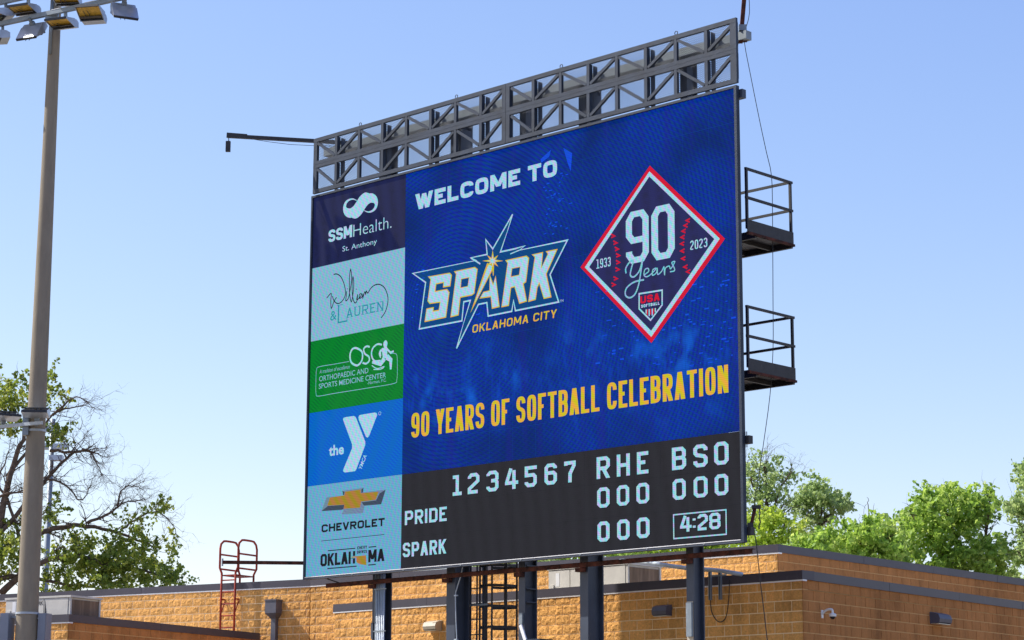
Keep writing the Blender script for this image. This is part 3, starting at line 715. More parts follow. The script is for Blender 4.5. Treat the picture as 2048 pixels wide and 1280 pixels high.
# dim skyline picture behind the words
q = zoom(800, 280, 5.689)
b = MB()
poly(b, [q(1600, 220), q(1720, 110), q(1700, 190), q(1610, 260)], Y1); put(b, 'tower_picture', L['lightblue'], vid); b = MB(); poly(b, [q(1860, 90), q(1960, 150), q(1945, 360), q(1905, 250)], Y1)
put(b, 'tower_picture', L['lightblue'], vid)
b = MB()
q0 = lambda x, y: (B(x, y)[0], B(x, y)[1] + ZB)
rs = random.Random(3)
for i in range(46):
    x = 1095 + rs.gauss(10, 16) ; y = rs.uniform(345, 470); wq = rs.uniform(2, 9); h = rs.uniform(1.2, 2.6)
    if 1085 < x < 1145: A_ = q0(x, y); b.box(A_[0], A_[0] + wq * .01, Y1, Y1 + .002, A_[1], A_[1] + h * .01)
for i in range(120):
    x = rs.uniform(1190, 1470); y = rs.uniform(545, 740) ; A_ = q0(x, y); b.box(A_[0], A_[0] + rs.uniform(.02, .12), Y1, Y1 + .002, A_[1], A_[1] + rs.uniform(.01, .035))
for i in range(60):
    x = rs.uniform(820, 960); y = rs.uniform(540, 640) ; A_ = q0(x, y); b.box(A_[0], A_[0] + rs.uniform(.02, .1), Y1, Y1 + .002, A_[1], A_[1] + rs.uniform(.01, .03))
put(b, 'city_light_picture', L['lightblue'], vid)['kind'] = 'stuff'
# ---- team mark
q = zoom(800, 400, 4.0)
T = lambda pts: [q(*p) for p in pts]
outl = [(105, 588), (612, 484), (570, 463), (700, 436), (689, 318), (745, 392), (904, 114), (806, 416), (925, 390), (1000, 368), (958, 402), (1342, 322), (1203, 598), (1272, 816), (926, 886), (911, 805), (897, 891), (708, 929), (698, 822), (630, 836), (455, 1188), (566, 804), (513, 815), (498, 967), (157, 1032), (208, 660)]
b = MB(); poly(b, T(outl), Y1); put(b, 'logo', L['tealblue'], vid)
b = MB(); ribbon(b, T(outl), .031, Y3, True)
ribbon(b, T([(568, 463), (645, 512)]), .03, Y3); ribbon(b, T([(958, 402), (885, 432)]), .022, Y3)
put(b, 'logo_outline', L['white'], vid)
Lt = {
 'S': ([(237, 617), (398, 590), (411, 604), (400, 684), (352, 692), (356, 654), (288, 668), (279, 738), (376, 720), (392, 742), (366, 934), (205, 968), (218, 876), (266, 866), (263, 896), (316, 886), (328, 812), (242, 824), (228, 806), (252, 632)], []),
 'P': ([(445, 576), (600, 544), (617, 558), (592, 744), (576, 756), (481, 775), (466, 916), (412, 930), (456, 590)], [[(490, 630), (558, 616), (547, 694), (484, 707)]]),
 'A': ([(722, 612), (735, 655), (748, 690), (766, 622), (792, 850), (742, 862), (733, 768), (650, 780), (672, 742), (723, 730)], []),
 'R': ([(856, 487), (1012, 454), (1028, 468), (1006, 652), (984, 668), (1010, 806), (960, 822), (922, 688), (886, 698), (868, 840), (820, 850), (868, 502)], [[(896, 545), (968, 531), (958, 604), (886, 619)]]),
 'K': ([(1068, 440), (1140, 426), (1130, 556), (1192, 430), (1180, 416), (1252, 402), (1168, 592), (1206, 772), (1156, 783), (1118, 655), (1096, 700), (1083, 792), (1035, 806), (1086, 452)], []),
}
gb, wb_ = MB(), MB()
for ch, (pl, hs) in Lt.items():
    ribbon(gb, T(pl), .042, Y2, True)
    for h in hs: ribbon(gb, T(h), .03, Y2, True)
    poly(wb_, T(pl), Y3, [T(h) for h in hs])
poly(gb, T([(566, 905), (700, 505), (745, 520), (752, 545), (640, 760)]), Y3); poly(wb_, T([(600, 828), (712, 515), (738, 530), (735, 560)]), Y4)
star = []
for i in range(16):
    r_ = (88 if i % 4 == 0 else 66) if i % 2 == 0 else 26; an = math.pi / 2 + i * math.pi / 8
    star.append((745 + r_ * math.cos(an) * .95, 488 - r_ * math.sin(an) + (0 if i % 2 else 0)))
poly(gb, T(star), Y4); poly(gb, T([(736, 500), (756, 500), (752, 605), (746, 605)]), Y3)
poly(wb_, T([(745 + (p[0] - 745) * .55, 488 + (p[1] - 488) * .55) for p in star]), Y5)
put(gb, 'logo_gold_edge', L['gold'], vid); put(wb_, 'lettering', L['white'], vid)
x0, x1, z0, z1 = span(q, 580, 1066, 998, 1262, 938, 876)
words('OKLAHOMA CITY', 'lettering', x0, x1 - .03, z0, z1, .034, Y3, L['gold'], vid, gap=.32, rnd=True, shear=.12, space=.45)
b = MB(); x0, x1, z0, z1 = span(q, 1282, 820, 800, 1310, 815, 796); tfont(b, 'TM', x0, x1, z0, z1, Y3); put(b, 'lettering', L['white'], vid)
# ---- anniversary diamond
q = zoom(1140, 310, 3.283)
b = MB(); poly(b, T([(525, 70), (1018, 550), (535, 1235), (70, 738)]), Y1); put(b, 'diamond_border', L['red'], vid)
b = MB(); poly(b, T([(523, 108), (985, 550), (535, 1195), (99, 738)]), Y2); put(b, 'diamond_line', L['white'], vid)
b = MB(); poly(b, T([(523, 142), (950, 552), (535, 1155), (128, 736)]), Y3); put(b, 'diamond_field', L['navy2'], vid)
b = MB()
x0, x1, z0, z1 = span(q, 370, 725, 378, 520, 690, 352); glyph(b, '9', x0, x1, z0, z1, .15, Y4); put(b, 'lettering', L['white'], vid); b = MB()
x0, x1, z0, z1 = span(q, 537, 702, 340, 690, 668, 318); glyph(b, '0', x0, x1, z0, z1, .16, Y4); put(b, 'lettering', L['white'], vid); b = MB()
x0, x1, z0, z1 = span(q, 176, 748, 685, 270, 730, 672); sfont(b, '1933', x0, x1, z0, z1, .024, Y4, gap=.35); put(b, 'lettering', L['white'], vid); b = MB()
x0, x1, z0, z1 = span(q, 792, 625, 562, 905, 605, 545); sfont(b, '2023', x0, x1, z0, z1, .027, Y4, gap=.35, rnd=True)
put(b, 'lettering', L['white'], vid)
b = MB()
for sgn, lst in ((1, [(287, 532), (302, 577), (312, 618), (320, 660), (320, 705), (316, 752), (304, 812), (290, 852)]), (-1, [(776, 430), (762, 463), (748, 500), (741, 540), (738, 583), (740, 630), (746, 680), (760, 735), (778, 766)])):
    for (x, y) in lst:
        ribbon(b, T([(x - 15 * sgn, y - 12), (x + 10 * sgn, y + 1), (x - 13 * sgn, y + 11)]), .030, Y4)
put(b, 'stitch_marks', L['red'], vid)['kind'] = 'stuff'
b = MB()
def script(pts, wd, mbx=None): ribbon(mbx if mbx is not None else b, smooth_curve(T(pts), 5), wd, Y5)
script([(372, 778), (370, 745), (395, 705), (420, 695), (408, 740), (400, 790), (425, 800), (460, 760), (480, 690), (470, 760), (455, 850), (430, 915), (395, 938), (368, 920), (375, 875), (425, 835), (490, 820)], .032)
script([(488, 790), (520, 765), (515, 745), (495, 755), (490, 790), (510, 800), (545, 775), (570, 745), (548, 755), (545, 790), (570, 775), (577, 748), (580, 785), (605, 765), (620, 735), (622, 760), (625, 785), (630, 745), (655, 730), (665, 748), (692, 702), (672, 708), (685, 735), (690, 760), (660, 768)], .024)
put(b, 'lettering', L['pale'], vid)
b = MB(); sh = [(457, 912), (608, 888), (608, 985), (532, 1085), (457, 1010)]; ribbon(b, T(sh), .03, Y4, True)
x0, x1, z0, z1 = span(q, 470, 1003, 983, 592, 985, 965); sfont(b, 'SOFTBALL', x0, x1, z0, z1, .018, Y5, gap=.35)
for i in range(4): ribbon(b, T([(503 + i * 20, 1015 - i * 3), (503 + i * 20, 1042 + (i in (1, 2)) * 20 - i * 3)]), .026, Y4)
put(b, 'shield', L['white'], vid)
b = MB(); x0, x1, z0, z1 = span(q, 466, 978, 928, 592, 955, 908); sfont(b, 'USA', x0, x1, z0, z1, .042, Y5, gap=.25)
for i in range(3): ribbon(b, T([(512 + i * 20, 1015 - i * 3), (512 + i * 20, 1052 - i * 3)]), .03, Y5)
put(b, 'lettering', L['red'], vid)

# ---- score rows
q = zoom(800, 700, 2.926); b = MB()
def row(chars, xs, left, right, wd):
    """left/right = (X, bottomY, topY) at both ends of the row"""
    _, _, z0, z1 = span(q, left[0], left[1], left[2], right[0], right[1], right[2])
    for ch, (xa, xb) in zip(chars, xs):
        ym = left[1] + (right[1] - left[1]) * (xa - left[0]) / (right[0] - left[0]) - 50
        g_ = MB(); glyph(g_, ch, q(xa, ym)[0], q(xb, ym)[0], z0, z1, wd, Y2); put(g_, 'lettering', L['white'], sco)
row('1234567', [(310, 363), (398, 466), (507, 578), (616, 693), (731, 802), (847, 920), (962, 1030)], (310, 854, 733), (1030, 772, 648), .088)
row('RHEBSO', [(1152, 1230), (1270, 1347), (1388, 1455), (1593, 1676), (1718, 1802), (1840, 1925)], (1152, 755, 625), (1925, 668, 535), .088)
row('000000', [(1155, 1228), (1270, 1343), (1385, 1460), (1597, 1674), (1720, 1802), (1843, 1923)], (1155, 922, 805), (1923, 850, 725), .082)
row('000', [(1157, 1228), (1272, 1345), (1387, 1462)], (1157, 1122, 1003), (1462, 1100, 980), .085)
x0, x1, z0, z1 = span(q, 30, 1024, 942, 275, 1001, 917); words('PRIDE', 'lettering', x0, x1, z0, z1, .066, Y2, L['white'], sco, gap=.3)
x0, x1, z0, z1 = span(q, 18, 1213, 1130, 272, 1191, 1106); words('SPARK', 'lettering', x0, x1, z0, z1, .066, Y2, L['white'], sco, gap=.3)
b = MB(); ribbon(b, [q(1602, 965), q(1909, 935), q(1911, 1078), (q(1604, 1104))], .024, Y2, True); put(b, 'clock_border', L['white'], sco); b = MB()
q = zoom(1140, 1000, 5.689)
zz0 = np.mean([q(1320, 360)[1], q(1650, 335)[1]]); zz1 = np.mean([q(1320, 178)[1], q(1650, 145)[1]])
for ch, xa, xb in (('4', 1255, 1387), (':', 1396, 1436), ('2', 1455, 1573), ('8', 1588, 1716)): glyph(b, ch, q(xa, 300)[0], q(xb, 300)[0], zz0, zz1, .066, Y2)
put(b, 'lettering', L['white'], sco, 'clock reading inside the thin border')
# ---- advert 1
q = zoom(620, 370, 8.535); b = MB()
r1 = [(1018, 152, 14), (950, 180, 70), (890, 250, 100), (840, 340, 112), (780, 430, 118), (700, 478, 108), (630, 455, 84), (600, 390, 52), (618, 310, 38), (670, 258, 24), (740, 240, 14), (808, 266, 6)]
sc_ = abs(q(1000, 300)[0] - q(900, 300)[0]) / 100
for rr in (r1, [(1730 - p[0], 702 - p[1], p[2]) for p in r1]):
    cv = smooth_curve(rr, 5); ribbon(b, [q(p[0] + (6 if rr is not r1 else -6), p[1]) for p in cv], [max(.004, p[2] * sc_ * 1.05) for p in cv], Y1 if rr is r1 else Y2)
put(b, 'logo', L['white'], p1)
b = MB(); x0, x1, z0, z1 = span(q, 318, 975, 770, 722, 893, 685); sfont(b, 'SSM', x0, x1, z0, z1, .073, Y1, gap=.14, rnd=True)
x0, x1, z0, z1 = span(q, 742, 880, 678, 1395, 735, 528); tfont(b, 'Health.', x0, x1, z0, z1, Y1, bold=-.012)
x0, x1, z0, z1 = span(q, 556, 1165, 1035, 1145, 1030, 925); tfont(b, 'St. Anthony', x0, x1, z0, z1, Y1)
put(b, 'lettering', L['white'], p1)
# ---- advert 2
q = zoom(610, 350, 4.129); b = MB()
for pts in ([(180, 1018), (217, 978), (214, 1040), (219, 1102), (240, 1045), (262, 1010)],
            [(237, 822), (265, 818), (300, 845), (328, 915), (334, 990), (305, 1045), (270, 1062), (240, 1038), (228, 1000)],
            [(345, 960), (342, 1000), (338, 1038), (358, 1020), (372, 960), (386, 860), (378, 778), (368, 860), (370, 980), (384, 1048), (398, 980), (404, 900), (397, 840), (390, 920), (396, 1010), (412, 1056), (430, 1040), (436, 985)],
            [(424, 940), (426, 946)], [(350, 938), (352, 944)],
            [(436, 985), (428, 1030), (445, 1020), (470, 985), (452, 985), (450, 1018), (470, 1008), (480, 985), (478, 1018), (495, 965), (502, 985), (508, 958), (520, 975), (545, 935), (580, 908), (620, 905), (660, 935), (684, 1000), (684, 1060), (664, 1130), (630, 1180)]):
    ribbon(b, smooth_curve(T(pts), 4), .022, Y1)
put(b, 'lettering', L['ink'], p2)
b = MB(); x0, x1, z0, z1 = span(q, 210, 1205, 1128, 262, 1195, 1118); tfont(b, '&', x0, x1, z0, z1, Y1)
x0, x1, z0, z1 = span(q, 272, 1228, 1075, 352, 1208, 1065); sfont(b, 'L', x0, x1, z0, z1, .04, Y1)
ribbon(b, [q(268, 1078), q(312, 1070)], .014, Y1); ribbon(b, [q(268, 1224), q(300, 1219)], .014, Y1); ribbon(b, [q(348, 1180), q(346, 1208)], .016, Y1)
x0, x1, z0, z1 = span(q, 345, 1182, 1104, 648, 1118, 1040)
sfont(b, 'AUREN', x0, x1, z0, z1, .032, Y1, gap=.42, rnd=True)
nlt = 5; 
for i in range(nlt):
    xa = x0 + (x1 - x0) * (i + .02) / nlt; xb = x0 + (x1 - x0) * (i + .86) / nlt
    for xx in (xa, xb - .07):
        if not (i == 0): ribbon(b, [(xx, z1 - .006), (xx + .08, z1 - .006)], .012, Y1)
        if i != 1: ribbon(b, [(xx, z0 + .006), (xx + .08, z0 + .006)], .012, Y1)
put(b, 'lettering', L['teal'], p2)
# ---- advert 3
q = zoom(600, 650, 4.268); b = MB()
ribbon(b, smooth_curve(T([(480, 197), (530, 230), (530, 300), (490, 345), (440, 320), (428, 260), (445, 210)]), 5, True), .042, Y1, True)
ribbon(b, smooth_curve(T([(596, 188), (570, 182), (545, 205), (555, 245), (588, 270), (592, 305), (565, 330), (535, 322)]), 5), .038, Y1)
ribbon(b, smooth_curve(T([(700, 168), (660, 165), (622, 200), (612, 255), (635, 305), (690, 305)]), 5), .038, Y1)
ribbon(b, smooth_curve(T([(690, 210), (678, 245), (690, 280)]), 4), .03, Y1)
ribbon(b, [q(722, 192), q(726, 240), q(728, 285)], [.16, .15, .12], Y2)
ribbon(b, T([(740, 200), (775, 236), (802, 224)]), .042, Y2); ribbon(b, T([(708, 200), (688, 232), (690, 268)]), .04, Y2)
ribbon(b, T([(742, 270), (778, 300), (776, 380)]), [.13, .09, .05], Y2); ribbon(b, T([(722, 285), (690, 335), (618, 318)]), [.12, .08, .05], Y2)
ribbon(b, smooth_curve(T([(615, 345), (660, 372), (720, 355), (690, 378), (630, 380)]), 4), .02, Y2)
cc = q(731, 162); poly(b, [(cc[0] + .062 * math.cos(t), cc[1] + .075 * math.sin(t)) for t in np.linspace(0, 2 * math.pi, 16)[:-1]], Y2)
put(b, 'logo', L['white'], p3)
b = MB()
x0, x1, z0, z1 = span(q, 168, 415, 380, 425, 372, 340); tfont(b, 'A tradition of excellence', x0, x1, z0, z1, Y1, shear=.15)
x0, x1, z0, z1 = span(q, 165, 479, 436, 585, 414, 366); tfont(b, 'ORTHOPAEDIC AND', x0, x1, z0, z1, Y1, bold=.006)
x0, x1, z0, z1 = span(q, 162, 544, 500, 735, 451, 405); tfont(b, 'SPORTS MEDICINE CENTER', x0, x1, z0, z1, Y1, bold=.006)
x0, x1, z0, z1 = span(q, 576, 512, 482, 738, 488, 455); tfont(b, '-Norman, P.C.', x0, x1, z0, z1, Y1)
ribbon(b, smooth_curve(T([(418, 312), (290, 335), (165, 357), (142, 385), (137, 480), (138, 585), (160, 607), (300, 583), (600, 535), (800, 500), (828, 465), (832, 350), (828, 260), (805, 242), (770, 246)]), 6), .013, Y1)
put(b, 'lettering', L['paleblue'], p3)
# ---- advert 4
b = MB()
poly(b, T([(368, 806), (374, 792), (395, 786), (458, 777), (474, 784), (482, 798), (558, 996), (558, 1024), (482, 1232), (470, 1248), (385, 1259), (370, 1250), (370, 1236), (446, 1052), (446, 1020)]), Y1)
poly(b, T([(500, 786), (508, 772), (524, 766), (640, 747), (656, 752), (660, 768), (592, 945), (578, 962), (564, 954), (502, 806)]), Y1)
put(b, 'logo', L['white'], p4)
b = MB(); x0, x1, z0, z1 = span(q, 248, 1121, 1030, 376, 1103, 1010); tfont(b, 'the', x0, x1, z0, z1, Y1, bold=.03); put(b, 'lettering', L['white'], p4); b = MB()
ya, yb2 = q(512, 1232), q(560, 1108); ln = math.hypot(ya[0] - yb2[0], ya[1] - yb2[1]); cx, cz = (ya[0] + yb2[0]) / 2, (ya[1] + yb2[1]) / 2
tfont(b, 'YMCA', cx - ln / 2, cx + ln / 2, cz - .05, cz + .05, Y1, bold=.02, angle=math.atan2(yb2[1] - ya[1], yb2[0] - ya[0]))
put(b, 'lettering', L['white'], p4); b = MB(); rc = q(682, 754); ribbon(b, [(rc[0] + .035 * math.cos(t), rc[1] + .035 * math.sin(t)) for t in np.linspace(0, 2 * math.pi, 11)[:-1]], .01, Y1, True)
put(b, 'lettering', L['white'], p4)
# ---- advert 5
q = zoom(600, 940, 5.334)
b = MB(); poly(b, T([(285, 292), (470, 272), (455, 222), (680, 190), (668, 240), (916, 210), (868, 366), (690, 384), (672, 460), (445, 474), (468, 424), (230, 440)]), Y1); put(b, 'logo', L['silver'], p5)
b = MB(); poly(b, T([(230, 440), (300, 384), (476, 372), (468, 410), (452, 424)]), Y2); poly(b, T([(684, 378), (660, 345), (815, 324), (852, 250), (916, 210), (868, 366)]), Y2)
poly(b, T([(455, 222), (478, 236), (472, 268), (462, 268)]), Y2); poly(b, T([(680, 190), (658, 208), (658, 244), (676, 238)]), Y2); put(b, 'logo_shade', L['silver_dark'], p5)
b = MB(); poly(b, T([(322, 295), (478, 270), (485, 232), (650, 209), (652, 248), (842, 232), (812, 318), (656, 338), (645, 402), (470, 414), (476, 370), (295, 381)]), Y3); put(b, 'logo_gold_field', L['goldbrown'], p5)
b = MB(); x0, x1, z0, z1 = span(q, 232, 664, 582, 905, 598, 512); sfont(b, 'CHEVROLET', x0, x1, z0, z1, .05, Y1, gap=.2)
ribbon(b, [q(226, 758), q(900, 688)], .012, Y1)
x0, x1, z0, z1 = span(q, 220, 1032, 895, 590, 995, 868); sfont(b, 'OKLAH', x0, x1, z0, z1, .068, Y1, gap=.16)
x0, x1, z0, z1 = span(q, 730, 985, 852, 902, 972, 838); sfont(b, 'MA', x0, x1, z0, z1, .068, Y1, gap=.16)
x0, x1, z0, z1 = span(q, 612, 848, 816, 716, 838, 806); sfont(b, 'CHEVY', x0, x1, z0, z1, .017, Y1, gap=.3)
x0, x1, z0, z1 = span(q, 610, 892, 860, 716, 884, 852); sfont(b, 'DRIVES', x0, x1, z0, z1, .017, Y1, gap=.3)
for A_, B_ in (((298, 862), (592, 835)), ((733, 824), (815, 816)), ((293, 1052), (606, 1026)), ((730, 1014), (810, 1007))): ribbon(b, [q(*A_), q(*B_)], .02, Y1)
put(b, 'lettering', L['ink'], p5)
b = MB(); poly(b, T([(545, 920), (714, 905), (717, 1020), (690, 1016), (660, 1012), (635, 1006), (604, 992), (602, 940), (546, 945)]), Y3); put(b, 'state_outline', L['paleblue2'], p5)
b = MB(); poly(b, T([(555, 925), (710, 910), (713, 1016), (690, 1012), (660, 1008), (635, 1000), (608, 986), (606, 934), (556, 938)]), Y4); put(b, 'state_shape', L['goldbrown'], p5)

# faint seams between display modules
for dsp, x0_, x1_, z0_, z1_, mt_ in ((vid, xm, xr, zs, zt_, L['seam_blue']), (sco, xm, xr, zb_, zs, L['seam_dark'])):
    b = MB(); nx_ = 14; nz_ = max(2, round((z1_ - z0_) / .64))
    for i in range(1, nx_): xx = x0_ + (x1_ - x0_) * i / nx_; ribbon(b, [(xx, z0_ + .01), (xx, z1_ - .01)], .005, -.002)
    for i in range(1, nz_): zz = z0_ + (z1_ - z0_) * i / nz_; ribbon(b, [(x0_ + .01, zz), (x1_ - .01, zz)], .005, -.0025)
    b.build('module_seam', mt_, dsp, kind='stuff')
# ---- posts (H sections) -------------------------------------------------
def post(px, fw, dep, bck, top=True, ztop=None):
    a = B(px, 1190, bck)[0]
    zt = ztop if ztop else ZB + 9.2
    b = MB(); tf = .03
    b.box(a, a + fw, bck, bck + tf, 0, zt); b.box(a, a + fw, bck + dep - tf, bck + dep, 0, zt); b.box(a + fw / 2 - .012, a + fw / 2 + .012, bck + tf, bck + dep - tf, 0, zt)
    o = b.build('post', M['steel_dark'], sb); return a
PB = .44
pa = [post(745, .30, .26, PB), post(893, .24, .40, PB), post(1037, .17, .34, PB), post(1160, .20, .44, PB), post(1373, .17, .30, PB)]
st = MB()
for i, z in ((2, 1130), (2, 1176), (2, 1203)):
    zz = B(1060, z, PB)[1] + ZB; st.box(pa[2] + .0, pa[2] + .19, PB + .028, PB + .31, zz - .012, zz + .012)
st.build('stiffener_plate', M['steel_dark'], sb)
# plates at the tops of the posts behind the board bottom: girts linking posts and cabinet
b = MB()
for z in (ZB + .25, ZB + 2.9, ZB + 5.6, ZB + 8.0): b.box(pa[0], BW - .7, SD + .06, PB - .005, z - .07, z + .07)
b.build('girt', M['steel_dark'], sb)
b = MB(); b.box(BW - .5, BW + .06, .06, .17, ZB + BH - .22, ZB + BH - .06); b.build('girt', M['steel_dark'], sb)
# light bracing behind the left end of the board
for (xa, za, xb, zb4) in ((.36, 4.6, .36, 7.9), (.62, 4.6, .62, 7.9), (.36, 4.8, .62, 5.4), (.62, 5.4, .36, 6.0), (.36, 6.0, .62, 6.6), (.62, 6.6, .36, 7.2), (.3, 6.65, 1.5, 6.65), (.3, 5.45, 1.5, 5.45)):
    b = MB(); b.bar((xa, .92, ZB + za), (xb, .92, ZB + zb4), .05, .03); b.build('rear_brace', M['steel_dark'], sb)
# plate on the rightmost post, sunlit tone painted pale up to the shadow line, labels on posts
zz = B(1380, 1203, PB)[1] + ZB
b = MB(); b.box(pa[4] + .012, pa[4] + .155, PB - .012, PB - .001, 2.0, zz); b.build('painted_sunlit_plate', M['packgrey'], sb, label='plate on the rightmost post, painted pale for its sunlit part')
b = MB(); b.box(pa[4] + .03, pa[4] + .15, PB - .06, PB - .013, zz - .62, zz - .02); b.build('junction_box', M['galv_dull'], sb)
b = MB(); b.box(pa[0] + .02, pa[0] + .08, PB - .05, PB - .001, B(750, 1268, PB)[1] + ZB - .1, B(750, 1246, PB)[1] + ZB); b.build('junction_box', M['steel_dark'], sb)
b = MB(); b.box(pa[2] + .05, pa[2] + .14, PB - .05, PB - .001, B(1045, 1248, PB)[1] + ZB, B(1045, 1226, PB)[1] + ZB); b.build('junction_box', M['galv_dull'], sb)
# conduits on the leftmost post
for i in range(5):
    a = pa[0] + .17 + i * .052; b = MB(); zt = ZB - .0
    b.tube([(a, PB - .03, 0), (a, PB - .03, zt + .05)], .018, 8); b.build('conduit', M['galv'], sb, smooth=True)
b = MB(); a = pa[0] + .12; zz = B(760, 1165, PB)[1] + ZB
b.tube(smooth_curve([(a + .02, PB - .035, 0), (a + .02, PB - .035, zz - .3), (a, PB - .035, zz - .1), (a - .06, PB - .03, zz), (a - .12, PB + .0, zz + .03)], 4), .02, 8); b.build('conduit', M['galv_dull'], sb, smooth=True)
for z in (1178, 1262):
    zz = B(770, z, PB)[1] + ZB; b = MB(); b.box(pa[0] + .10, pa[0] + .46, PB - .06, PB - .045, zz - .012, zz + .012); b.build('conduit_clip', M['galv_dull'], sb)
# cable beside the second post
b = MB(); A_ = B(914, 1280, PB - .1); 
pts = [(914, 1285), (912, 1240), (911, 1192), (914, 1176), (922, 1150), (926, 1128)]
b.tube(smooth_curve([(B(x, y, PB - .1)[0], PB - .1, B(x, y, PB - .1)[1] + ZB) for x, y in pts], 4), .011, 6); b.build('conduit', M['galv'], sb, smooth=True)
for y in (1191, 1279):
    a, zz = B(911, y, PB - .12); b = MB(); b.box(a - .035, a + .035, PB - .13, PB - .08, zz + ZB - .012, zz + ZB + .012); b.build('conduit_clip', M['galv'], sb)
# rusty angle running below the board
def rusty():
    bk = .37; A0, A1 = B(655, 1173.5, bk), B(1508, 1098, bk); zz = (A0[1] + A1[1]) / 2 + ZB
    b = MB(); b.box(A0[0], A1[0], bk - .05, bk - .04, zz - .055, zz + .035); b.box(A0[0], A1[0], bk - .05, bk + .05, zz + .0251, zz + .035)
    b.build('angle_rail', M['rust'], sb)
    for p_ in pa:
        b = MB(); b.box(p_ - .03, p_ + .16, bk - .035, PB - .003, zz - .13, zz - .056); b.build('angle_bracket', M['rust'], sb)
    b = MB(); b.tube([(A0[0] + .42, bk - .02, zz + .02), (A0[0] + .1, SD - .02, ZB + .02)], .014, 6); b.build('tie_rod', M['black_steel'], sb)
rusty()
# brackets on the right side of the board
for y0_, y1_ in ((866, 893), (1052, 1073)):
    z0, z1 = B(1495, y1_, .1)[1] + ZB, B(1495, y0_, .1)[1] + ZB
    b = MB(); b.box(BW - .06, BW + .07, .06, .17, (z0 + z1) / 2 - .07, (z0 + z1) / 2 + .07)
    for i in range(3): b.box(BW - .05 + i * .035, BW - .035 + i * .035, .05, .058, z0 - .02, z1 + .02)
    b.build('side_bracket', M['black_steel'], sb)

# ================================================================== LATTICE FRAME ON TOP
ZL = ZB + 8.245; HTR = 1.225; TW = 11.50; FY = -.02; DP = .055
lf = thing('lattice_frame', 'grey steel lattice frame with expanded mesh standing on top of the scoreboard', 'truss', (O.x, O.y, 0), YAW)
bw = TW / 16
def chord(x0, x1, z0, z1, name='chord'):
    b = MB(); b.box(x0, x1, FY, FY + DP, z0, z1); b.build(name, M['steel'], lf)
zmid = ZL + HTR * .52
for h0, h1 in ((0.02, TW / 2 - .004), (TW / 2 + .004, TW)):
    chord(h0, h1, ZL, ZL + .085); chord(h0, h1, ZL + HTR - .085, ZL + HTR); chord(h0, h1, zmid - .076, zmid - .002); chord(h0, h1, zmid + .002, zmid + .076)
rowsz = ((ZL + .085, zmid - .076), (zmid + .076, ZL + HTR - .085))
for (z0, z1) in rowsz:
    for i in range(17):
        xx = i * bw + .02
        if i == 0: xa, xb = .02, .13
        elif i == 16: xa, xb = TW - .14, TW
        elif i == 8: xa, xb = TW / 2 - .10, TW / 2 + .10
        else: xa, xb = xx - .036, xx + .036
        if i == 8:
            for e in ((TW / 2 - .105, TW / 2 - .004), (TW / 2 + .004, TW / 2 + .105)):
                b = MB(); b.box(e[0], e[1], FY + .0015, FY + DP + .05, z0, z1); b.build('upright', M['steel'], lf)
        else:
            b = MB(); b.box(xa, xb, FY + .0015, FY + DP + (.01 if i % 2 == 0 else .04), z0, z1); b.build('upright', M['steel'], lf)
    for i in range(16):
        xa, xb = i * bw + .02, (i + 1) * bw + .02
        zl, zr = (z1 - .03, z0 + .03) if i % 2 == 0 else (z0 + .03, z1 - .03)
        oa = .12 if i in (0, 8) else .05; ob_ = .12 if i in (7, 15) else .05
        b = MB(); b.bar((xa + oa, FY + .028, zl), (xb - ob_, FY + .028, zr), .058, .05, side=(0, 0, 1)); b.build('diagonal', M['steel'], lf)
# deep stand-off brackets at every valley, reaching back to the girts
for i in range(1, 16, 2):
    xx = i * bw + .02; b = MB()
    b.box(xx + .032, xx + .044, FY + DP + .061, FY + .23, ZL - .10, ZL + HTR - .10)
    b.build('stand_off_plate', M['steel_dark'], lf)
    b = MB(); b.box(xx - .04, xx + .05, FY + .02, FY + .22, ZL - .12, ZL - .012); b.build('foot_bracket', M['steel_dark'], lf)
# long girt seen through the mesh
b = MB(); b.box(.05, TW + .03, .24, .40, ZL + HTR - .34, ZL + HTR - .18); b.build('back_girt', M['galv_dull'], lf)
for p_, w_, dd in ((pa[0] + .02, .14, .2), (pa[1], .28, .3), (pa[2], .12, .2), (pa[3], .28, .3), (pa[4], .12, .2)):
    b = MB(); b.box(p_, p_ + w_, .46, .46 + dd, ZL - .6, ZL + HTR - .20 if w_ < .2 else ZL + HTR * .62); b.build('back_post', M['steel_dark'], lf)
# expanded metal
b = MB(); x0, x1, z0, z1 = .06, TW - .05, ZL + .04, ZL + HTR - .04; yb0 = FY + DP + .075; sl_ = .45; pit = .036
hh = z1 - z0
k0 = int(-hh / sl_ / (pit / sl_)) - 1
x = x0 - hh / sl_
def clipseg(xa, za, xb, zb2):
    # clip to x range
    if xa > xb: xa, za, xb, zb2 = xb, zb2, xa, za
    if xb < x0 or xa > x1: return None
    if xa < x0: za += (zb2 - za) * (x0 - xa) / (xb - xa); xa = x0
    if xb > x1: zb2 = za + (zb2 - za) * (x1 - xa) / (xb - xa); xb = x1
    return xa, za, xb, zb2
while x < x1:
    for a in (clipseg(x, z0, x + hh / sl_, z1), clipseg(x, z1, x + hh / sl_, z0)):
        if a and a[2] - a[0] > .01: b.bar((a[0], yb0, a[1]), (a[2], yb0, a[3]), 0.006, .004, side=(0, 0, 1))
    x += pit / sl_ 
b.build('expanded_mesh', M['steel_dark'], lf, kind='stuff')
for i in (2, 6, 10, 14):                     # lifting eyes
    c_ = (i * bw + .02, FY + .04, ZL + HTR + .045); b = MB()
    b.tube([(c_[0] + .035 * math.sin(t), c_[1], c_[2] + .035 * math.cos(t)) for t in np.linspace(0, 2 * math.pi, 12)], .008, 6); b.build('lifting_eye', M['steel'], lf, smooth=True)

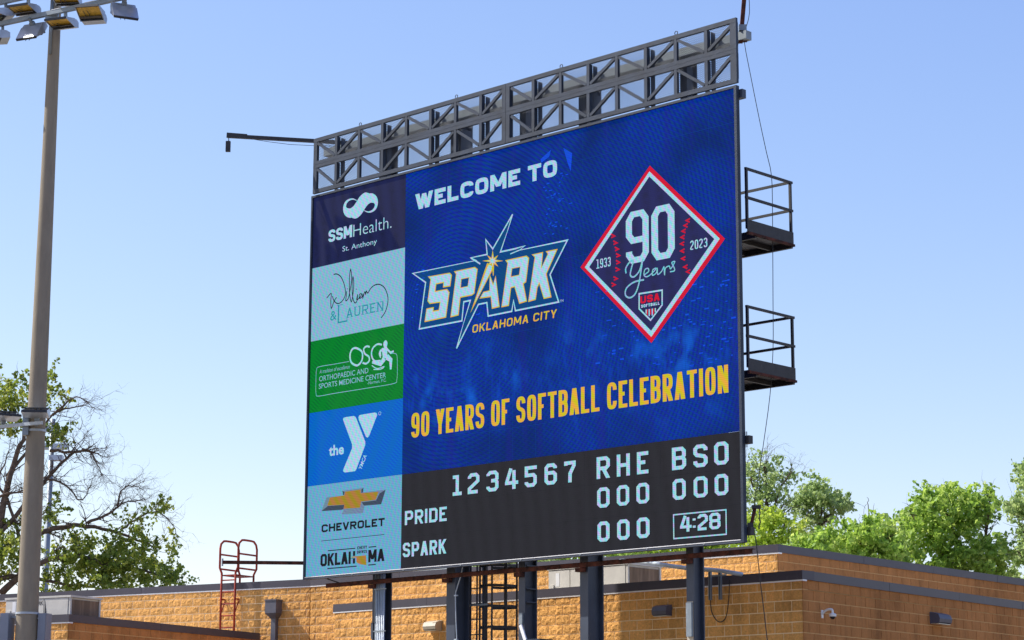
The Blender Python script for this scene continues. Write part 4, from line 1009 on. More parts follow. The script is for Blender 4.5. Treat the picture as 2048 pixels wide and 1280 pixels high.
# ================================================================== SERVICE PLATFORMS
def platform(label, pf, pbk, toe_f, deck_b, toe_h, mid):
    """pf/pbk: photo points of the top rail at the board side and at the outer corner"""
    bk0 = .52
    A_ = atPlane(pf[0], pf[1], O - N * bk0, np.array(N)); a_end = (A_ - O).dot(U); zt = A_.z
    dep = -(at_line(pbk[0], Vector((A_.x, A_.y, 0)), -N, pbk[1]) - Vector((O.x, O.y, 0))).dot(N)
    zdeck = atPlane(pf[0], deck_b, O - N * bk0, np.array(N)).z; ztoe = atPlane(pf[0], toe_f, O - N * bk0, np.array(N)).z; zm = atPlane(pf[0], mid, O - N * bk0, np.array(N)).z
    r = thing('service_platform', label, 'catwalk', (O.x, O.y, 0), YAW, 'catwalks behind the scoreboard')
    x0 = a_end - 2.6
    b = MB(); b.box(x0, a_end, bk0 + .23, dep, zdeck + .02, zdeck + .06); b.build('deck', M['black_steel'], r)
    b = MB(); b.box(x0, a_end, bk0 + .23, bk0 + .29, zdeck - .08, zdeck + .018); b.box(x0, a_end, dep - .06, dep, zdeck - .08, zdeck + .018)
    for x in np.arange(x0 + .3, a_end, .6): b.box(x, x + .05, bk0 + .29, dep - .06, zdeck - .06, zdeck + .018)
    b.build('deck_frame', M['black_steel'], r)
    b = MB(); b.box(a_end, a_end + .012, bk0, dep + .012, zdeck, ztoe); b.build('toe_board', M['black_steel'], r)
    b = MB(); b.box(x0, a_end - .001, dep + .001, dep + .012, zdeck, ztoe); b.build('toe_board', M['black_steel'], r)
    b = MB(); b.box(a_end - .02, a_end + .012 + .02, bk0 - .0, dep + .03, zdeck - .045, zdeck - .002); b.build('edge_angle', M['rust'], r)
    for x, y in ((a_end - .02, bk0 + .03), (a_end - .02, dep - .02), (a_end - 1.3, dep - .02), (a_end - 2.55, dep - .02)):
        b = MB(); b.box(x - .022, x + .022, y - .022, y + .022, zdeck + .06, zt - .023); b.build('rail_post', M['black_steel'], r)
    for z in (zt, zm):
        b = MB(); b.box(a_end - .041, a_end + .001, bk0 + .0, dep + .04, z - .022, z + .022); b.build('rail', M['black_steel'], r)
        b = MB(); b.box(x0, a_end - .043, dep - .041, dep + .001, z - .022, z + .022); b.build('rail', M['black_steel'], r)
    return r
platform('upper black steel catwalk end with railing, right of the scoreboard', (1491.8, 336), (1583, 371), 438.7, 463, 0, 393.8)
platform('lower black steel catwalk end with railing, right of the scoreboard', (1493.8, 612), (1587, 639), 716, 741, 0, 671)

# ================================================================== BOOM ARMS AND CABLES
def boom(label, p_, q_, sec, mtl, extra=None):
    r = thing('boom_arm', label, 'hoist arm', tuple(q_), 0, 'hoist arms on the scoreboard corners')
    b = MB(); b.bar(Vector(p_) - Vector(q_), (0, 0, 0), sec, sec); b.build('arm', mtl, r); return r
e1 = atZ(455, 272, 13.42); s1 = atZ(750, 289, 13.42)
bo = boom('long thin black arm with a hanging box, reaching left from the lattice frame', e1, s1, .075, M['black_steel'])
E_ = e1 - s1
b = MB(); b.bar(E_ + Vector((-.02, 0, .02)), E_ + (s1 - e1).normalized() * .42 + Vector((0, 0, .01)), .095, .085); b.build('end_sleeve', M['black_steel'], bo)
b = MB(); hb = E_ + Vector((.02, 0, -.12)); b.tube([hb + Vector((0, 0, .1)), hb + Vector((.01, 0, .03)), hb + Vector((-.01, 0, -.03)), hb], .012, 6); b.build('shackle', M['galv_dull'], bo)
b = MB(); b.box(hb.x - .05, hb.x + .05, hb.y - .04, hb.y + .04, hb.z - .23, hb.z); b.build('hanging_box', M['black_steel'], bo)
b = MB(); P_ = [atZ(x, y, 13.42) - s1 for x, y in ((490, 276), (540, 284), (580, 289), (620, 291), (700, 293))]; b.tube(P_, .006, 5); b.build('slack_cable', M['black'], bo)
e2 = atZ(445, 1124.5, 4.30); s2 = atZ(700, 1127, 4.30)
bo = boom('long thin rust brown arm reaching left from the lower scoreboard to the red ladder', e2, s2, .07, M['rust'])
b = MB(); v = e2 - s2; b.tube([v + Vector((0, 0, .08)), v + Vector((0, 0, -.08))], .02, 6); b.build('end_pin', M['galv'], bo)
def Lp(a, y, z): return O + U * a - N * y + Vector((0, 0, z - O.z))
# upper right: arm swings up behind the lattice frame
tp = atPlane(1493, -60, O - N * .3, np.array(N)); bp_ = atPlane(1481, 86, O - N * .3, np.array(N))
bo = boom('rust red arm rising out of frame from the top right of the lattice frame', tp, bp_, .075, M['rust'])
b = MB(); v = atPlane(1486, 56, O - N * .3, np.array(N)) - bp_; b.box(v.x - .08, v.x + .06, v.y - .06, v.y + .06, v.z - .06, v.z + .05); b.build('mount_block', M['galv_dull'], bo)
b = MB(); v = atPlane(1489, 80, O - N * .35, np.array(N)) - bp_; b.box(v.x - .06, v.x + .05, v.y - .06, v.y + .06, v.z - .025, v.z + .025); b.build('hook_plate', M['rust'], bo)
tp2 = atPlane(1510, 1016, O - N * .3, np.array(N)); bp2 = atPlane(1502, 1052, O - N * .2, np.array(N))
bo = boom('short rusty arm with hook head at the lower right corner of the scoreboard', tp2, bp2, .06, M['rust'])
b = MB(); v = atPlane(1512, 1014, O - N * .3, np.array(N)) - bp2; b.box(v.x - .07, v.x + .08, v.y - .05, v.y + .05, v.z - .03, v.z + .03); b.build('head', M['black_steel'], bo)
b = MB(); ch = [atPlane(x, y, O - N * .35, np.array(N)) - bp2 for x, y in ((1519, 1018), (1520, 1028), (1518, 1036), (1521, 1044), (1518, 1052), (1518, 1058))]; b.tube(ch, .012, 5); b.build('chain', M['black_steel'], bo)
b = MB(); v = bp2 - bp2; b.box(-.06, .04, -.05, .05, -.09, .05); b.build('mount_block', M['black_steel'], bo)
b = MB(); cab = [(1496, -30), (1499, 25), (1491, 60), (1489, 86), (1501, 150), (1519, 240), (1533, 305), (1543, 352), (1545, 430), (1546, 600), (1546, 700), (1540, 790), (1528, 880), (1519, 940), (1508, 1010), (1505, 1045)]
cw_ = [atPlane(x, y, O - N * 1.35, np.array(N)) for x, y in cab]
b.tube(smooth_curve([tuple(v) for v in cw_], 3), .007, 5); o = b.build('cable', M['black'])
o['label'] = 'thin black cable hanging down the right side of the scoreboard past both catwalks'; o['category'] = 'cable'
b = MB(); cw_ = [atPlane(x, y, O - N * 1.2, np.array(N)) for x, y in ((1504, 1040), (1508, 1062), (1513, 1090), (1519, 1150), (1527, 1215), (1535, 1285), (1540, 1330))]
b.tube(smooth_curve([tuple(v) for v in cw_], 3), .009, 5); o = b.build('cable', M['black'])
o['label'] = 'thicker dark cable running down in front of the corner wall from the lower right arm'; o['category'] = 'cable'

# ================================================================== CAGED LADDER
cb = 1.25
cl = thing('caged_ladder', 'black caged ladder standing behind the second scoreboard post', 'ladder', (O.x, O.y, 0), YAW)
def cz(x, y, bk=cb): a, zz = B(x, y, bk); return a, zz + ZB
ztop = ZB + .6; aL = cz(936, 1200)[0]; aR = cz(971, 1200)[0]
for a, nm in ((aL, 'rail'), (aR, 'rail')):
    b = MB(); b.box(a - .03, a + .03, cb - .03, cb + .03, .5, ztop); b.build(nm, M['black_steel'], cl)
z = 1.0
while z < ztop:
    b = MB(); b.tube([(aL + .03, cb, z), (aR - .03, cb, z)], .012, 6); b.build('rung', M['black_steel'], cl); z += .305
# cage bars on the far side and hoops
for zh in (cz(1000, 1213)[1], cz(1000, 1132)[1], cz(1000, 1172)[1], cz(1000, 1255)[1], cz(1000, 1213)[1] - 1.2):
    pts = [(aR, cb - .05), (aR + .12, cb - .28), (aR + .42, cb - .30), (aR + .62, cb - .05), (aR + .62, cb + .25), (aR + .42, cb + .48), (aR + .12, cb + .45), (aR, cb + .2)]
    b = MB()
    for i in range(len(pts) - 1): b.bar((*pts[i], zh), (*pts[i + 1], zh), .05, .008, side=(0, 0, 1))
    b.build('hoop', M['black_steel'], cl)
for (x, y) in [(aR + .12, cb - .28), (aR + .28, cb - .30), (aR + .45, cb - .28), (aR + .62, cb - .05), (aR + .62, cb + .25), (aR + .42, cb + .46), (aR + .12, cb + .43)]:
    b = MB(); b.box(x - .02, x + .02, y - .008, y + .008, .9, ztop); b.build('cage_bar', M['black_steel'], cl)
# grey front gate
gate = thing('ladder_gate', 'grey barred steel gate panel closing the foot of the caged ladder', 'gate', (O.x, O.y, 0), YAW)
gz = cz(945, 1209, .95)[1]; g0, g1 = cz(921, 1209, .95)[0], cz(976, 1209, .95)[0]
b = MB(); b.box(g0, g1, .93, .97, gz - .035, gz); b.build('top_bar', M['galv_dull'], gate)
b = MB(); b.box(g0, g0 + .03, .93, .97, .3, gz - .036); b.build('side_bar', M['galv_dull'], gate)
for xx in (929, 941, 953.5, 965.5):
    a = cz(xx, 1240, .95)[0]; b = MB(); b.box(a - .012, a + .012, .94, .965, .3, gz + (1.0)); b.build('vertical_bar', M['steel'], gate)
# ladder-foot brace on the third post
b = MB(); P_ = [Vector((B(x, y, PB - .15)[0], PB - .15, B(x, y, PB - .15)[1] + ZB)) for x, y in ((1041, 1250), (1054, 1290))]
b.bar(P_[0], P_[1] + (P_[1] - P_[0]) * .6, .07, .03); b.build('knee_brace', M['flash'], sb)
b = MB(); A_ = B(1053, 1279, PB - .15); b.box(A_[0], A_[0] + .35, PB - .17, PB + .2, A_[1] + ZB - .02, A_[1] + ZB + .005); b.build('knee_plate', M['steel'], sb)

# ================================================================== WALL FIXTURES
nA = Vector((tA.y, -tA.x, 0))
yawA = math.atan2(tA.y, tA.x)
def on_wall(px, py, P, t, off=0.0):
    n_ = Vector((t.y, -t.x, 0)); return atPlane(px, py, Vector((P.x, P.y, 0)) + n_ * off, np.array(n_))
# leader head and downspout
c0 = on_wall(554, 1200, w0, tA, .0)
ds = thing('downspout', 'dark metal leader head and downspout on the left wall beside the red ladder', 'drainpipe', (c0.x, c0.y, 0), yawA)
zt = c0.z; Hh = .36
b = MB(); b.box(-.17, .17, -.27, -.0, zt - Hh + .02, zt - .03); b.build('leader_head', M['packdark'], ds)
b = MB(); b.box(-.185, .185, -.285, 0, zt - .03, zt); b.build('head_rim', M['packdark'], ds)
b = MB(); t1 = [(-.17, -.27), (.17, -.27), (.17, 0), (-.17, 0)]; t0 = [(-.07, -.14), (.07, -.14), (.07, -.02), (-.07, -.02)]
b.add([(x, y, zt - Hh + .02) for x, y in t1] + [(x, y, zt - Hh - .12) for x, y in t0], [(0, 1, 5, 4), (1, 2, 6, 5), (2, 3, 7, 6), (3, 0, 4, 7)]); b.build('hopper', M['packdark'], ds)
b = MB(); b.box(-.07, .07, -.14, -.02, .1, zt - Hh - .12); b.build('pipe', M['packdark'], ds)
# wall packs
def wallpack(label, px0, px1, py0, py1, P, t, mtl):
    c_ = on_wall((px0 + px1) / 2, (py0 + py1) / 2, P, t, .12); n_ = Vector((t.y, -t.x, 0)); c_ = c_ - n_ * .12
    l_ = on_wall(px0, py1, P, t, .12); r_ = on_wall(px1, py1, P, t, .12); tp_ = on_wall(px0, py0, P, t, .12)
    W_ = (Vector((r_.x, r_.y, 0)) - Vector((l_.x, l_.y, 0))).length * .82; H_ = (tp_.z - l_.z) * .98
    r = thing('wall_light', label, 'light', tuple(c_), math.atan2(t.y, t.x), 'wall lights on the block walls')
    b = MB(); prof = [(0, -H_ / 2), (-.16, -H_ / 2), (-.22, -H_ * .40), (-.235, -.02), (-.20, H_ * .30), (-.10, H_ * .46), (0, H_ / 2)]
    b.prism(prof, lambda q_, t_: Vector((t_, q_[0], q_[1])), -W_ / 2, W_ / 2); fixn(b.build('housing', mtl, r))
    b = MB(); b.box(W_ / 2 - .10, W_ / 2 - .02, -.21, -.205 + .006, .0, .0 + .06); b.box(-W_ / 2 - .006, W_ / 2 + .006, -.03, 0, -H_ / 2 - .005, H_ / 2 + .005); b.build('back_plate', mtl, r)
    b = MB(); b.box(-W_ / 2 + .02, W_ / 2 - .02, -.20, -.02, -H_ / 2 - .012, -H_ / 2 - .001); b.build('lens', M['lens'], r)
    return r
wallpack('pale bronze wall light between the first and second scoreboard posts', 850, 880, 1241, 1261, lA, U, M['packgrey'])
wallpack('dark wall light on the shaded wall between the two right scoreboard posts', 1307, 1342, 1209, 1232, lA, U, M['packdark'])
tR = (Vector((lC.x, lC.y, 0)) - Vector((lB.x, lB.y, 0))).normalized()
wallpack('dark wall light on the side wall right of the white dome camera', 1867, 1897, 1225, 1248, lB, tR, M['packdark'])
# dome camera
c0 = on_wall(1643, 1228, lB, tR, .0)
dc = thing('security_camera', 'white dome camera on a bent arm near the corner of the side wall', 'camera', tuple(c0), math.atan2(tR.y, tR.x)); dc.scale = (.72, .72, .72)
b = MB(); b.box(-.05, .05, -.03, 0, -.11, .10); b.build('wall_plate', M['white'], dc)
b = MB(); b.tube(smooth_curve([(0, -.02, .0), (.0, -.12, .08), (0, -.22, .11), (0, -.31, .10), (0, -.33, .04), (0, -.33, -.02)], 3), .032, 10); b.build('arm', M['white'], dc, smooth=True)
b = MB(); b.tube([(0, -.33, .0), (0, -.33, -.03), (0, -.33, -.08)], [.07, .10, .095], 16); b.build('body', M['white'], dc, smooth=False)
b = MB(); b.sphere((0, -.33, -.08), .075, 14, 8); b.build('dome', M['smoke'], dc, smooth=True)

# galvanised pipe and struts over the shaded wall
pr_ = thing('pipe_run', 'galvanised pipe with two hanging strut channels above the dark coping, right of the rightmost post', 'pipe', (O.x, O.y, 0), YAW)
bkp = 3.15
def W3(x, y, bk): p_ = atPlane(x, y, O - N * bk, np.array(N)) - Vector((O.x, O.y, 0)); return (p_.dot(U), -p_.dot(N), p_.z)
pth = [W3(1240, 1122, 4.9), W3(1262, 1121.5, 4.6), W3(1300, 1126, 4.0), W3(1372, 1136, 3.45), W3(1431, 1140.5, bkp), W3(1464, 1145.5, bkp), W3(1484, 1149, bkp + .2)]
b = MB(); b.tube(smooth_curve(pth, 4), .042, 10); b.build('pipe', M['galv'], pr_, smooth=True)
for xx, ya_, yb_ in ((1419, 1143, 1200), (1439, 1139, 1199)):
    A_ = W3(xx, ya_, bkp + .06); B_ = W3(xx + 2, yb_, bkp + .06)
    for dx in (-.022, .022):
        b = MB(); b.box(A_[0] + dx - .006, A_[0] + dx + .006, bkp + .05, bkp + .10, B_[2], A_[2]); b.build('strut_side', M['galv_dull'], pr_)
    b = MB(); b.box(A_[0] - .016, A_[0] + .016, bkp + .09, bkp + .10, B_[2], A_[2]); b.build('strut_web', M['galv_dull'], pr_)
A_ = W3(1419, 1152, bkp); B_ = W3(1446, 1148, bkp); b = MB(); b.bar((A_[0], bkp + .03, A_[2]), (B_[0] + .05, bkp + .03, A_[2]), .03, .03); b.build('cross_strut', M['galv_dull'], pr_)
b = MB(); lp = [W3(x, y, bkp + .16) for x, y in ((1421, 1200), (1423, 1222), (1431, 1238), (1440, 1244), (1450, 1238), (1455, 1220), (1458, 1190), (1459, 1160))]
b.tube(smooth_curve(lp, 4), .010, 6); o = b.build('cable', M['black'], pr_)

# ================================================================== RED ROOF LADDER
lc = on_wall(442, 1200, w0, tA, .18)
rl = thing('roof_ladder', 'rust red roof ladder with two looped handrails over the left parapet', 'ladder', (lc.x, lc.y, 0), yawA)
zc = HUp + CZ; zb0 = HA + CZ + .02
def zpx(px, py): return on_wall(px, py, w0, tA, .18).z
ztop = zpx(442, 1083); zk = zpx(442, 1139)
WL = .44
for k_, a in enumerate((0.0, WL)):
    b = MB(); b.tube([(a, 0, zb0 - .0), (a, 0, zk - .12)], .028, 8); b.build('stringer', M['redsteel'], rl, smooth=True)
    o_ = -.07 if k_ == 0 else .07
    path = [(a, 0, zk - .14), (a, 0, zk - .1), (a + o_, 0, zk + .04), (a + o_, 0, ztop - .18), (a + o_, .03, ztop - .06), (a + o_, .14, ztop + .02), (a + o_, .24, ztop + .03),
            (a + o_, .52, ztop + .03), (a + o_, .64, ztop + .02), (a + o_, .74, ztop - .06), (a + o_, .78, ztop - .18), (a + o_, .78, zk + .04), (a, .76, zk - .1), (a, .76, zc + .01)]
    b = MB(); b.tube(path, .029, 8); b.build('handrail_loop', M['redsteel'], rl, smooth=True)
    for z in (ztop - .33, ztop - .70):
        b = MB(); b.tube([(a + o_, 0, z), (a + o_, .78, z)], .024, 8); b.build('loop_bar', M['redsteel'], rl)
z = zb0 + .15
while z < zk - .2:
    b = MB(); b.tube([(0, 0, z), (WL, 0, z)], .018, 6); b.build('rung', M['redsteel'], rl); z += .30
zp = zpx(455, 1149); b = MB(); b.box(-.01, WL + .01, .02, .74, zp - .03, zp); b.build('step_plate', M['redsteel'], rl)
for a in (0, WL):
    b = MB(); b.bar((a, 0, zc - .42), (a, .17, zc - .42), .04, .012); b.bar((a, .0, zc - .8), (a, .17, zc - .45), .03, .012); b.build('wall_bracket', M['redsteel'], rl)
    b = MB(); b.box(a - .03, a + .03, -.02, .17, zb0 - .03, zb0 + .0); b.build('foot', M['redsteel'], rl)

# ================================================================== FLOODLIGHT POLE
PD = 47.55
ptop = atY(106, -60, PD); pbot = atY(55.5, 1210, PD)
lp_ = thing('floodlight_pole', 'tall tapered concrete floodlight pole at the left edge with lamps on cross-arms', 'light pole', (pbot.x, pbot.y, 0))
b = MB(); axis_x = pbot.x - pbot.x
r_bot = 21.5 / F * PD; r_top = 10.8 / F * PD
H_top = ptop.z + .35
rr = lambda z: r_bot + (r_top - r_bot) * (z - pbot.z) / (ptop.z - pbot.z)
lean = 0.0
b.tube([(0, 0, z) for z in np.linspace(0, H_top, 14)], [rr(z) for z in np.linspace(0, H_top, 14)], 40); b.build('shaft', M['concrete'], lp_, smooth=True)
AD = Vector((.866, -.5, 0)); AN = Vector((-.5, -.866, 0))
def floodlamp(pos, yaw, pitch=0.0, up=False):
    """lamp built facing -Y, hanging below pos (root-local)"""
    R_ = Matrix.Translation(pos) @ Matrix.Rotation(yaw, 4, 'Z') @ Matrix.Rotation(pitch, 4, 'X')
    if up: R_ = R_ @ Matrix.Rotation(math.pi, 4, 'X') @ Matrix.Rotation(math.pi, 4, 'Z')
    def tr(mb): mb.v = [tuple(R_ @ Vector(v)) for v in mb.v]; return mb
    b = MB()
    prof = [(.20, -.22), (.20, -.10), (.12, -.05), (0, -.05), (0, -.24)]
    b.prism(prof, lambda q_, t_: Vector((t_, q_[0], q_[1])), -.26, .26)
    b.add([(-.28, 0, -.048), (.28, 0, -.048), (.28, -.36, -.10), (-.28, -.36, -.10), (-.28, 0, -.062), (.28, 0, -.062), (.28, -.36, -.114), (-.28, -.36, -.114)],
          [(0, 1, 2, 3), (7, 6, 5, 4), (0, 4, 5, 1), (1, 5, 6, 2), (2, 6, 7, 3), (3, 7, 4, 0)])
    for x in (-.28, .268):
        b.prism([(0, -.063), (-.36, -.115), (-.36, -.135), (0, -.245)], lambda q_, t_: Vector((t_, q_[0], q_[1])), x, x + .012)
    o = fixn(tr(b).build('floodlight', M['lampshell'], lp_))
    b = MB(); b.box(-.27, .27, -.385, -.361, -.15, -.10); b.box(-.27, .27, -.02, .0, -.262, -.24); tr(b).build('visor_lip', M['lampdark'], o)
    b = MB(); b.add([(-.262, -.015, -.20), (.262, -.015, -.20), (.262, -.33, -.118), (-.262, -.33, -.118)], [(0, 1, 2, 3)]); tr(b).build('reflector', M['amber'], o)
    b = MB(); b.box(-.255, .255, -.13, -.02, -.235, -.222); tr(b).build('glass', M['smoke'], o)
    b = MB(); b.box(-.006, .006, -.32, -.02, -.215, -.205); b.box(-.1, -.09, -.32, -.02, -.215, -.205); tr(b).build('divider', M['lampdark'], o)
    b = MB(); b.box(-.05, .05, .03, .12, -.05, .02); b.box(-.03, .03, .04, .10, .02, .13); tr(b).build('yoke', M['galv_dull'], o)
    return o
def along_arm(px, z, off, y=30):             # root-local point on the arm line under pixel column px
    P = Vector((pbot.x, pbot.y, 0)) + AN * off; q_ = at_line(px, P, AD, y); return Vector((q_.x - pbot.x, q_.y - pbot.y, z))
za = atY(112, 30, PD - .2).z
offA = .30
x0_, x1_ = along_arm(-140, za, offA), along_arm(262, za, offA)
b = MB(); b.bar(x0_, x1_, .10, .09); b.build('cross_arm', M['galv_dull'], lp_)
y0_, y1_ = along_arm(-170, za + .52, offA), along_arm(262, za + .52, offA)
b = MB(); b.bar(y0_, y1_, .10, .09); b.build('cross_arm', M['galv_dull'], lp_)
y0_, y1_ = along_arm(-170, za + 1.04, offA), along_arm(262, za + 1.04, offA)
b = MB(); b.bar(y0_, y1_, .10, .09); b.build('cross_arm', M['galv_dull'], lp_)
b = MB()
for zz in (za, za + .52):
    for px in (105,):
        q_ = along_arm(px, zz, offA - .12); b.box(q_.x - .14, q_.x + .14, q_.y - .10, q_.y + .02, zz - .12, zz + .05)
b.build('arm_clamp', M['galv_dull'], lp_)
for px in (40, 115, 180):
    a_, c_ = along_arm(px - 10, za + .052, offA), along_arm(px + 10, za + .052, offA)
    b = MB(); b.bar(a_, c_, .012, .10); b.build('arm_label', M['flash'], lp_)
lampdef = [(1, 0, -70), (62, 0, -24), (128, 0, -20), (187, 0, -12), (249, 0, 24), (5, 1, -62), (52, 1, -22), (135, 1, -5), (-60, 0, -40), (-70, 1, -30), (195, 1, 12), (252, 1, 30), (-70, 2, -40), (0, 2, -20), (62, 2, 10), (128, 2, -10), (190, 2, 20), (250, 2, 30)]
for px, rw, yw in lampdef:
    q_ = along_arm(px, za - .17 + rw * .52, offA); floodlamp(q_, rad(yw), rad({187: -16, 62: 52, 249: 48, 252: 40}.get(px, 4)))
# conduit on the shaft and boxes
b = MB(); b.tube([(-.05, -rr(z) - .02, z) for z in (za - .9, za + .5)], .03, 8); b.build('conduit', M['galv_dull'], lp_, smooth=True)
# lower arm with two upward lamps
zl2 = atY(75, 850, PD - .2).z
def along2(px, z, off): return along_arm(px, z, off, 850)
a_, c_ = along2(-60, zl2, .34), along2(84, zl2, .34)
b = MB(); b.bar(a_, c_, .07, .06); b.build('lower_arm', M['galv'], lp_)
for px in (72, 8):
    q_ = along2(px, zl2 + .08, .34); floodlamp(q_, rad(4 if px > 40 else 28), 0, up=True)
zb3 = atY(60, 862, PD).z
b = MB()
pts = [( (rr(zb3) + .012) * math.cos(t), (rr(zb3) + .012) * math.sin(t), zb3) for t in np.linspace(0, 2 * math.pi, 33)]
for i in range(32): b.bar(pts[i], pts[i + 1], .05, .012, side=(0, 0, 1))
b.build('band', M['galv'], lp_)
b = MB(); q_ = along2(52, zl2, .2); b.box(q_.x - .05, q_.x + .08, q_.y - .12, q_.y + .1, zl2 - .22, zl2 + .2); b.build('arm_bracket', M['galv_dull'], lp_)
# strap and the two control cabinets
zs3 = atY(56, 1227, PD).z
b = MB(); R3 = rr(zs3) + .012; pts = [(R3 * math.cos(t), R3 * math.sin(t), zs3) for t in np.linspace(0, 2 * math.pi, 33)]
for i in range(32): b.bar(pts[i], pts[i + 1], .045, .012, side=(0, 0, 1))
b.build('band', M['galv'], lp_)
for lab, pxa, pxb, yo in (('grey control cabinet strapped to the left side of the floodlight pole', 3.5, 27, .0), ('grey control cabinet strapped to the right side of the floodlight pole', 80, 100, .0)):
    A_ = atY(pxa, 1226, PD + yo); B_ = atY(pxb, 1226, PD + yo); cx = (A_.x + B_.x) / 2
    r = thing('control_cabinet', lab, 'cabinet', (cx, PD + yo, zs3 - 1.2), rad(-16), 'cabinets on the floodlight pole')
    wq = (B_.x - A_.x) / 2
    b = MB(); b.box(-wq * .85, wq * .85, -.12, .14, 0, 1.2); b.build('body', M['cabinet'], r)
    b = MB(); b.box(-wq * .8, wq * .8, -.135, -.121, .02, 1.18); b.build('door', M['cabinet'], r)
    b = MB()
    for z in (.62, 1.08): b.box(-wq * .85 - .008, -wq * .5, -.145, -.136, z, z + .02)
    b.build('hinge', M['galv_dull'], r)
    sx = 1 if cx < pbot.x else -1
    b = MB(); b.box(min(sx * wq * .85, sx * (wq + .1)), max(sx * wq * .85, sx * (wq + .1)), -.03, .03, 1.1, 1.14); b.build('mount_bracket', M['galv_dull'], r)

# distant floodlight pole beyond the oak
q1 = atY(94, 1100, 92); q2 = atY(97, 838, 92)
fp_ = thing('floodlight_pole', 'slim distant grey light pole just right of the big pole, behind the oak branches', 'light pole', (q1.x, q1.y, 0))
b = MB(); b.tube([(0, 0, 0), (0, 0, q2.z)], .16, 12, r2=.10); b.build('shaft', M['galv_dull'], fp_, smooth=True)
for px, py in ((120, 893), (112, 916), (82, 893), (104, 858)):
    c_ = atY(px, py, 91.6) - q1; b = MB(); cz_ = atY(px, py, 91.6).z
    b.box(c_.x - .28, c_.x + .28, -.5, -.1, cz_ - .10, cz_ + .12); b.build('floodlight', M['lampshell'], fp_)
    b = MB(); b.bar((0, -.05, cz_ + .1), (c_.x, -.3, cz_ + .1), .06, .06); b.build('arm', M['galv_dull'], fp_)

# ================================================================== TREES
def leaves(name, centers, sizes, material, parent, elong=1.5, droop=.2, seed=1):
    """leaf-sized folded faces, each its own island"""
    r = np.random.RandomState(seed); n_ = len(centers)
    d = r.normal(size=(n_, 3)); d[:, 2] -= droop; d /= np.linalg.norm(d, axis=1)[:, None]
    s = r.normal(size=(n_, 3)); s -= (s * d).sum(1)[:, None] * d; s /= np.linalg.norm(s, axis=1)[:, None]
    nrm = np.cross(d, s)
    L_ = (sizes * elong / 2)[:, None]; W_ = (sizes / 2)[:, None]
    c_ = centers
    V = np.stack([c_ - d * L_, c_ + s * W_ + nrm * W_ * .3, c_ + d * L_, c_ - s * W_ + nrm * W_ * .3], 1).reshape(-1, 3)
    me = bpy.data.meshes.new(name); nf = n_ * 2
    me.vertices.add(len(V)); me.vertices.foreach_set('co', V.ravel())
    idx = np.arange(n_)[:, None] * 4; tri = np.concatenate([idx + [0, 1, 2], idx + [0, 2, 3]], 1).reshape(-1)
    me.loops.add(nf * 3); me.loops.foreach_set('vertex_index', tri.astype(np.int32))
    me.polygons.add(nf); me.polygons.foreach_set('loop_start', np.arange(nf, dtype=np.int32) * 3)
    me.update(calc_edges=True); me.materials.append(material)
    o = bpy.data.objects.new(name, me); COL.objects.link(o); o.parent = parent; o['kind'] = 'stuff'
    return o
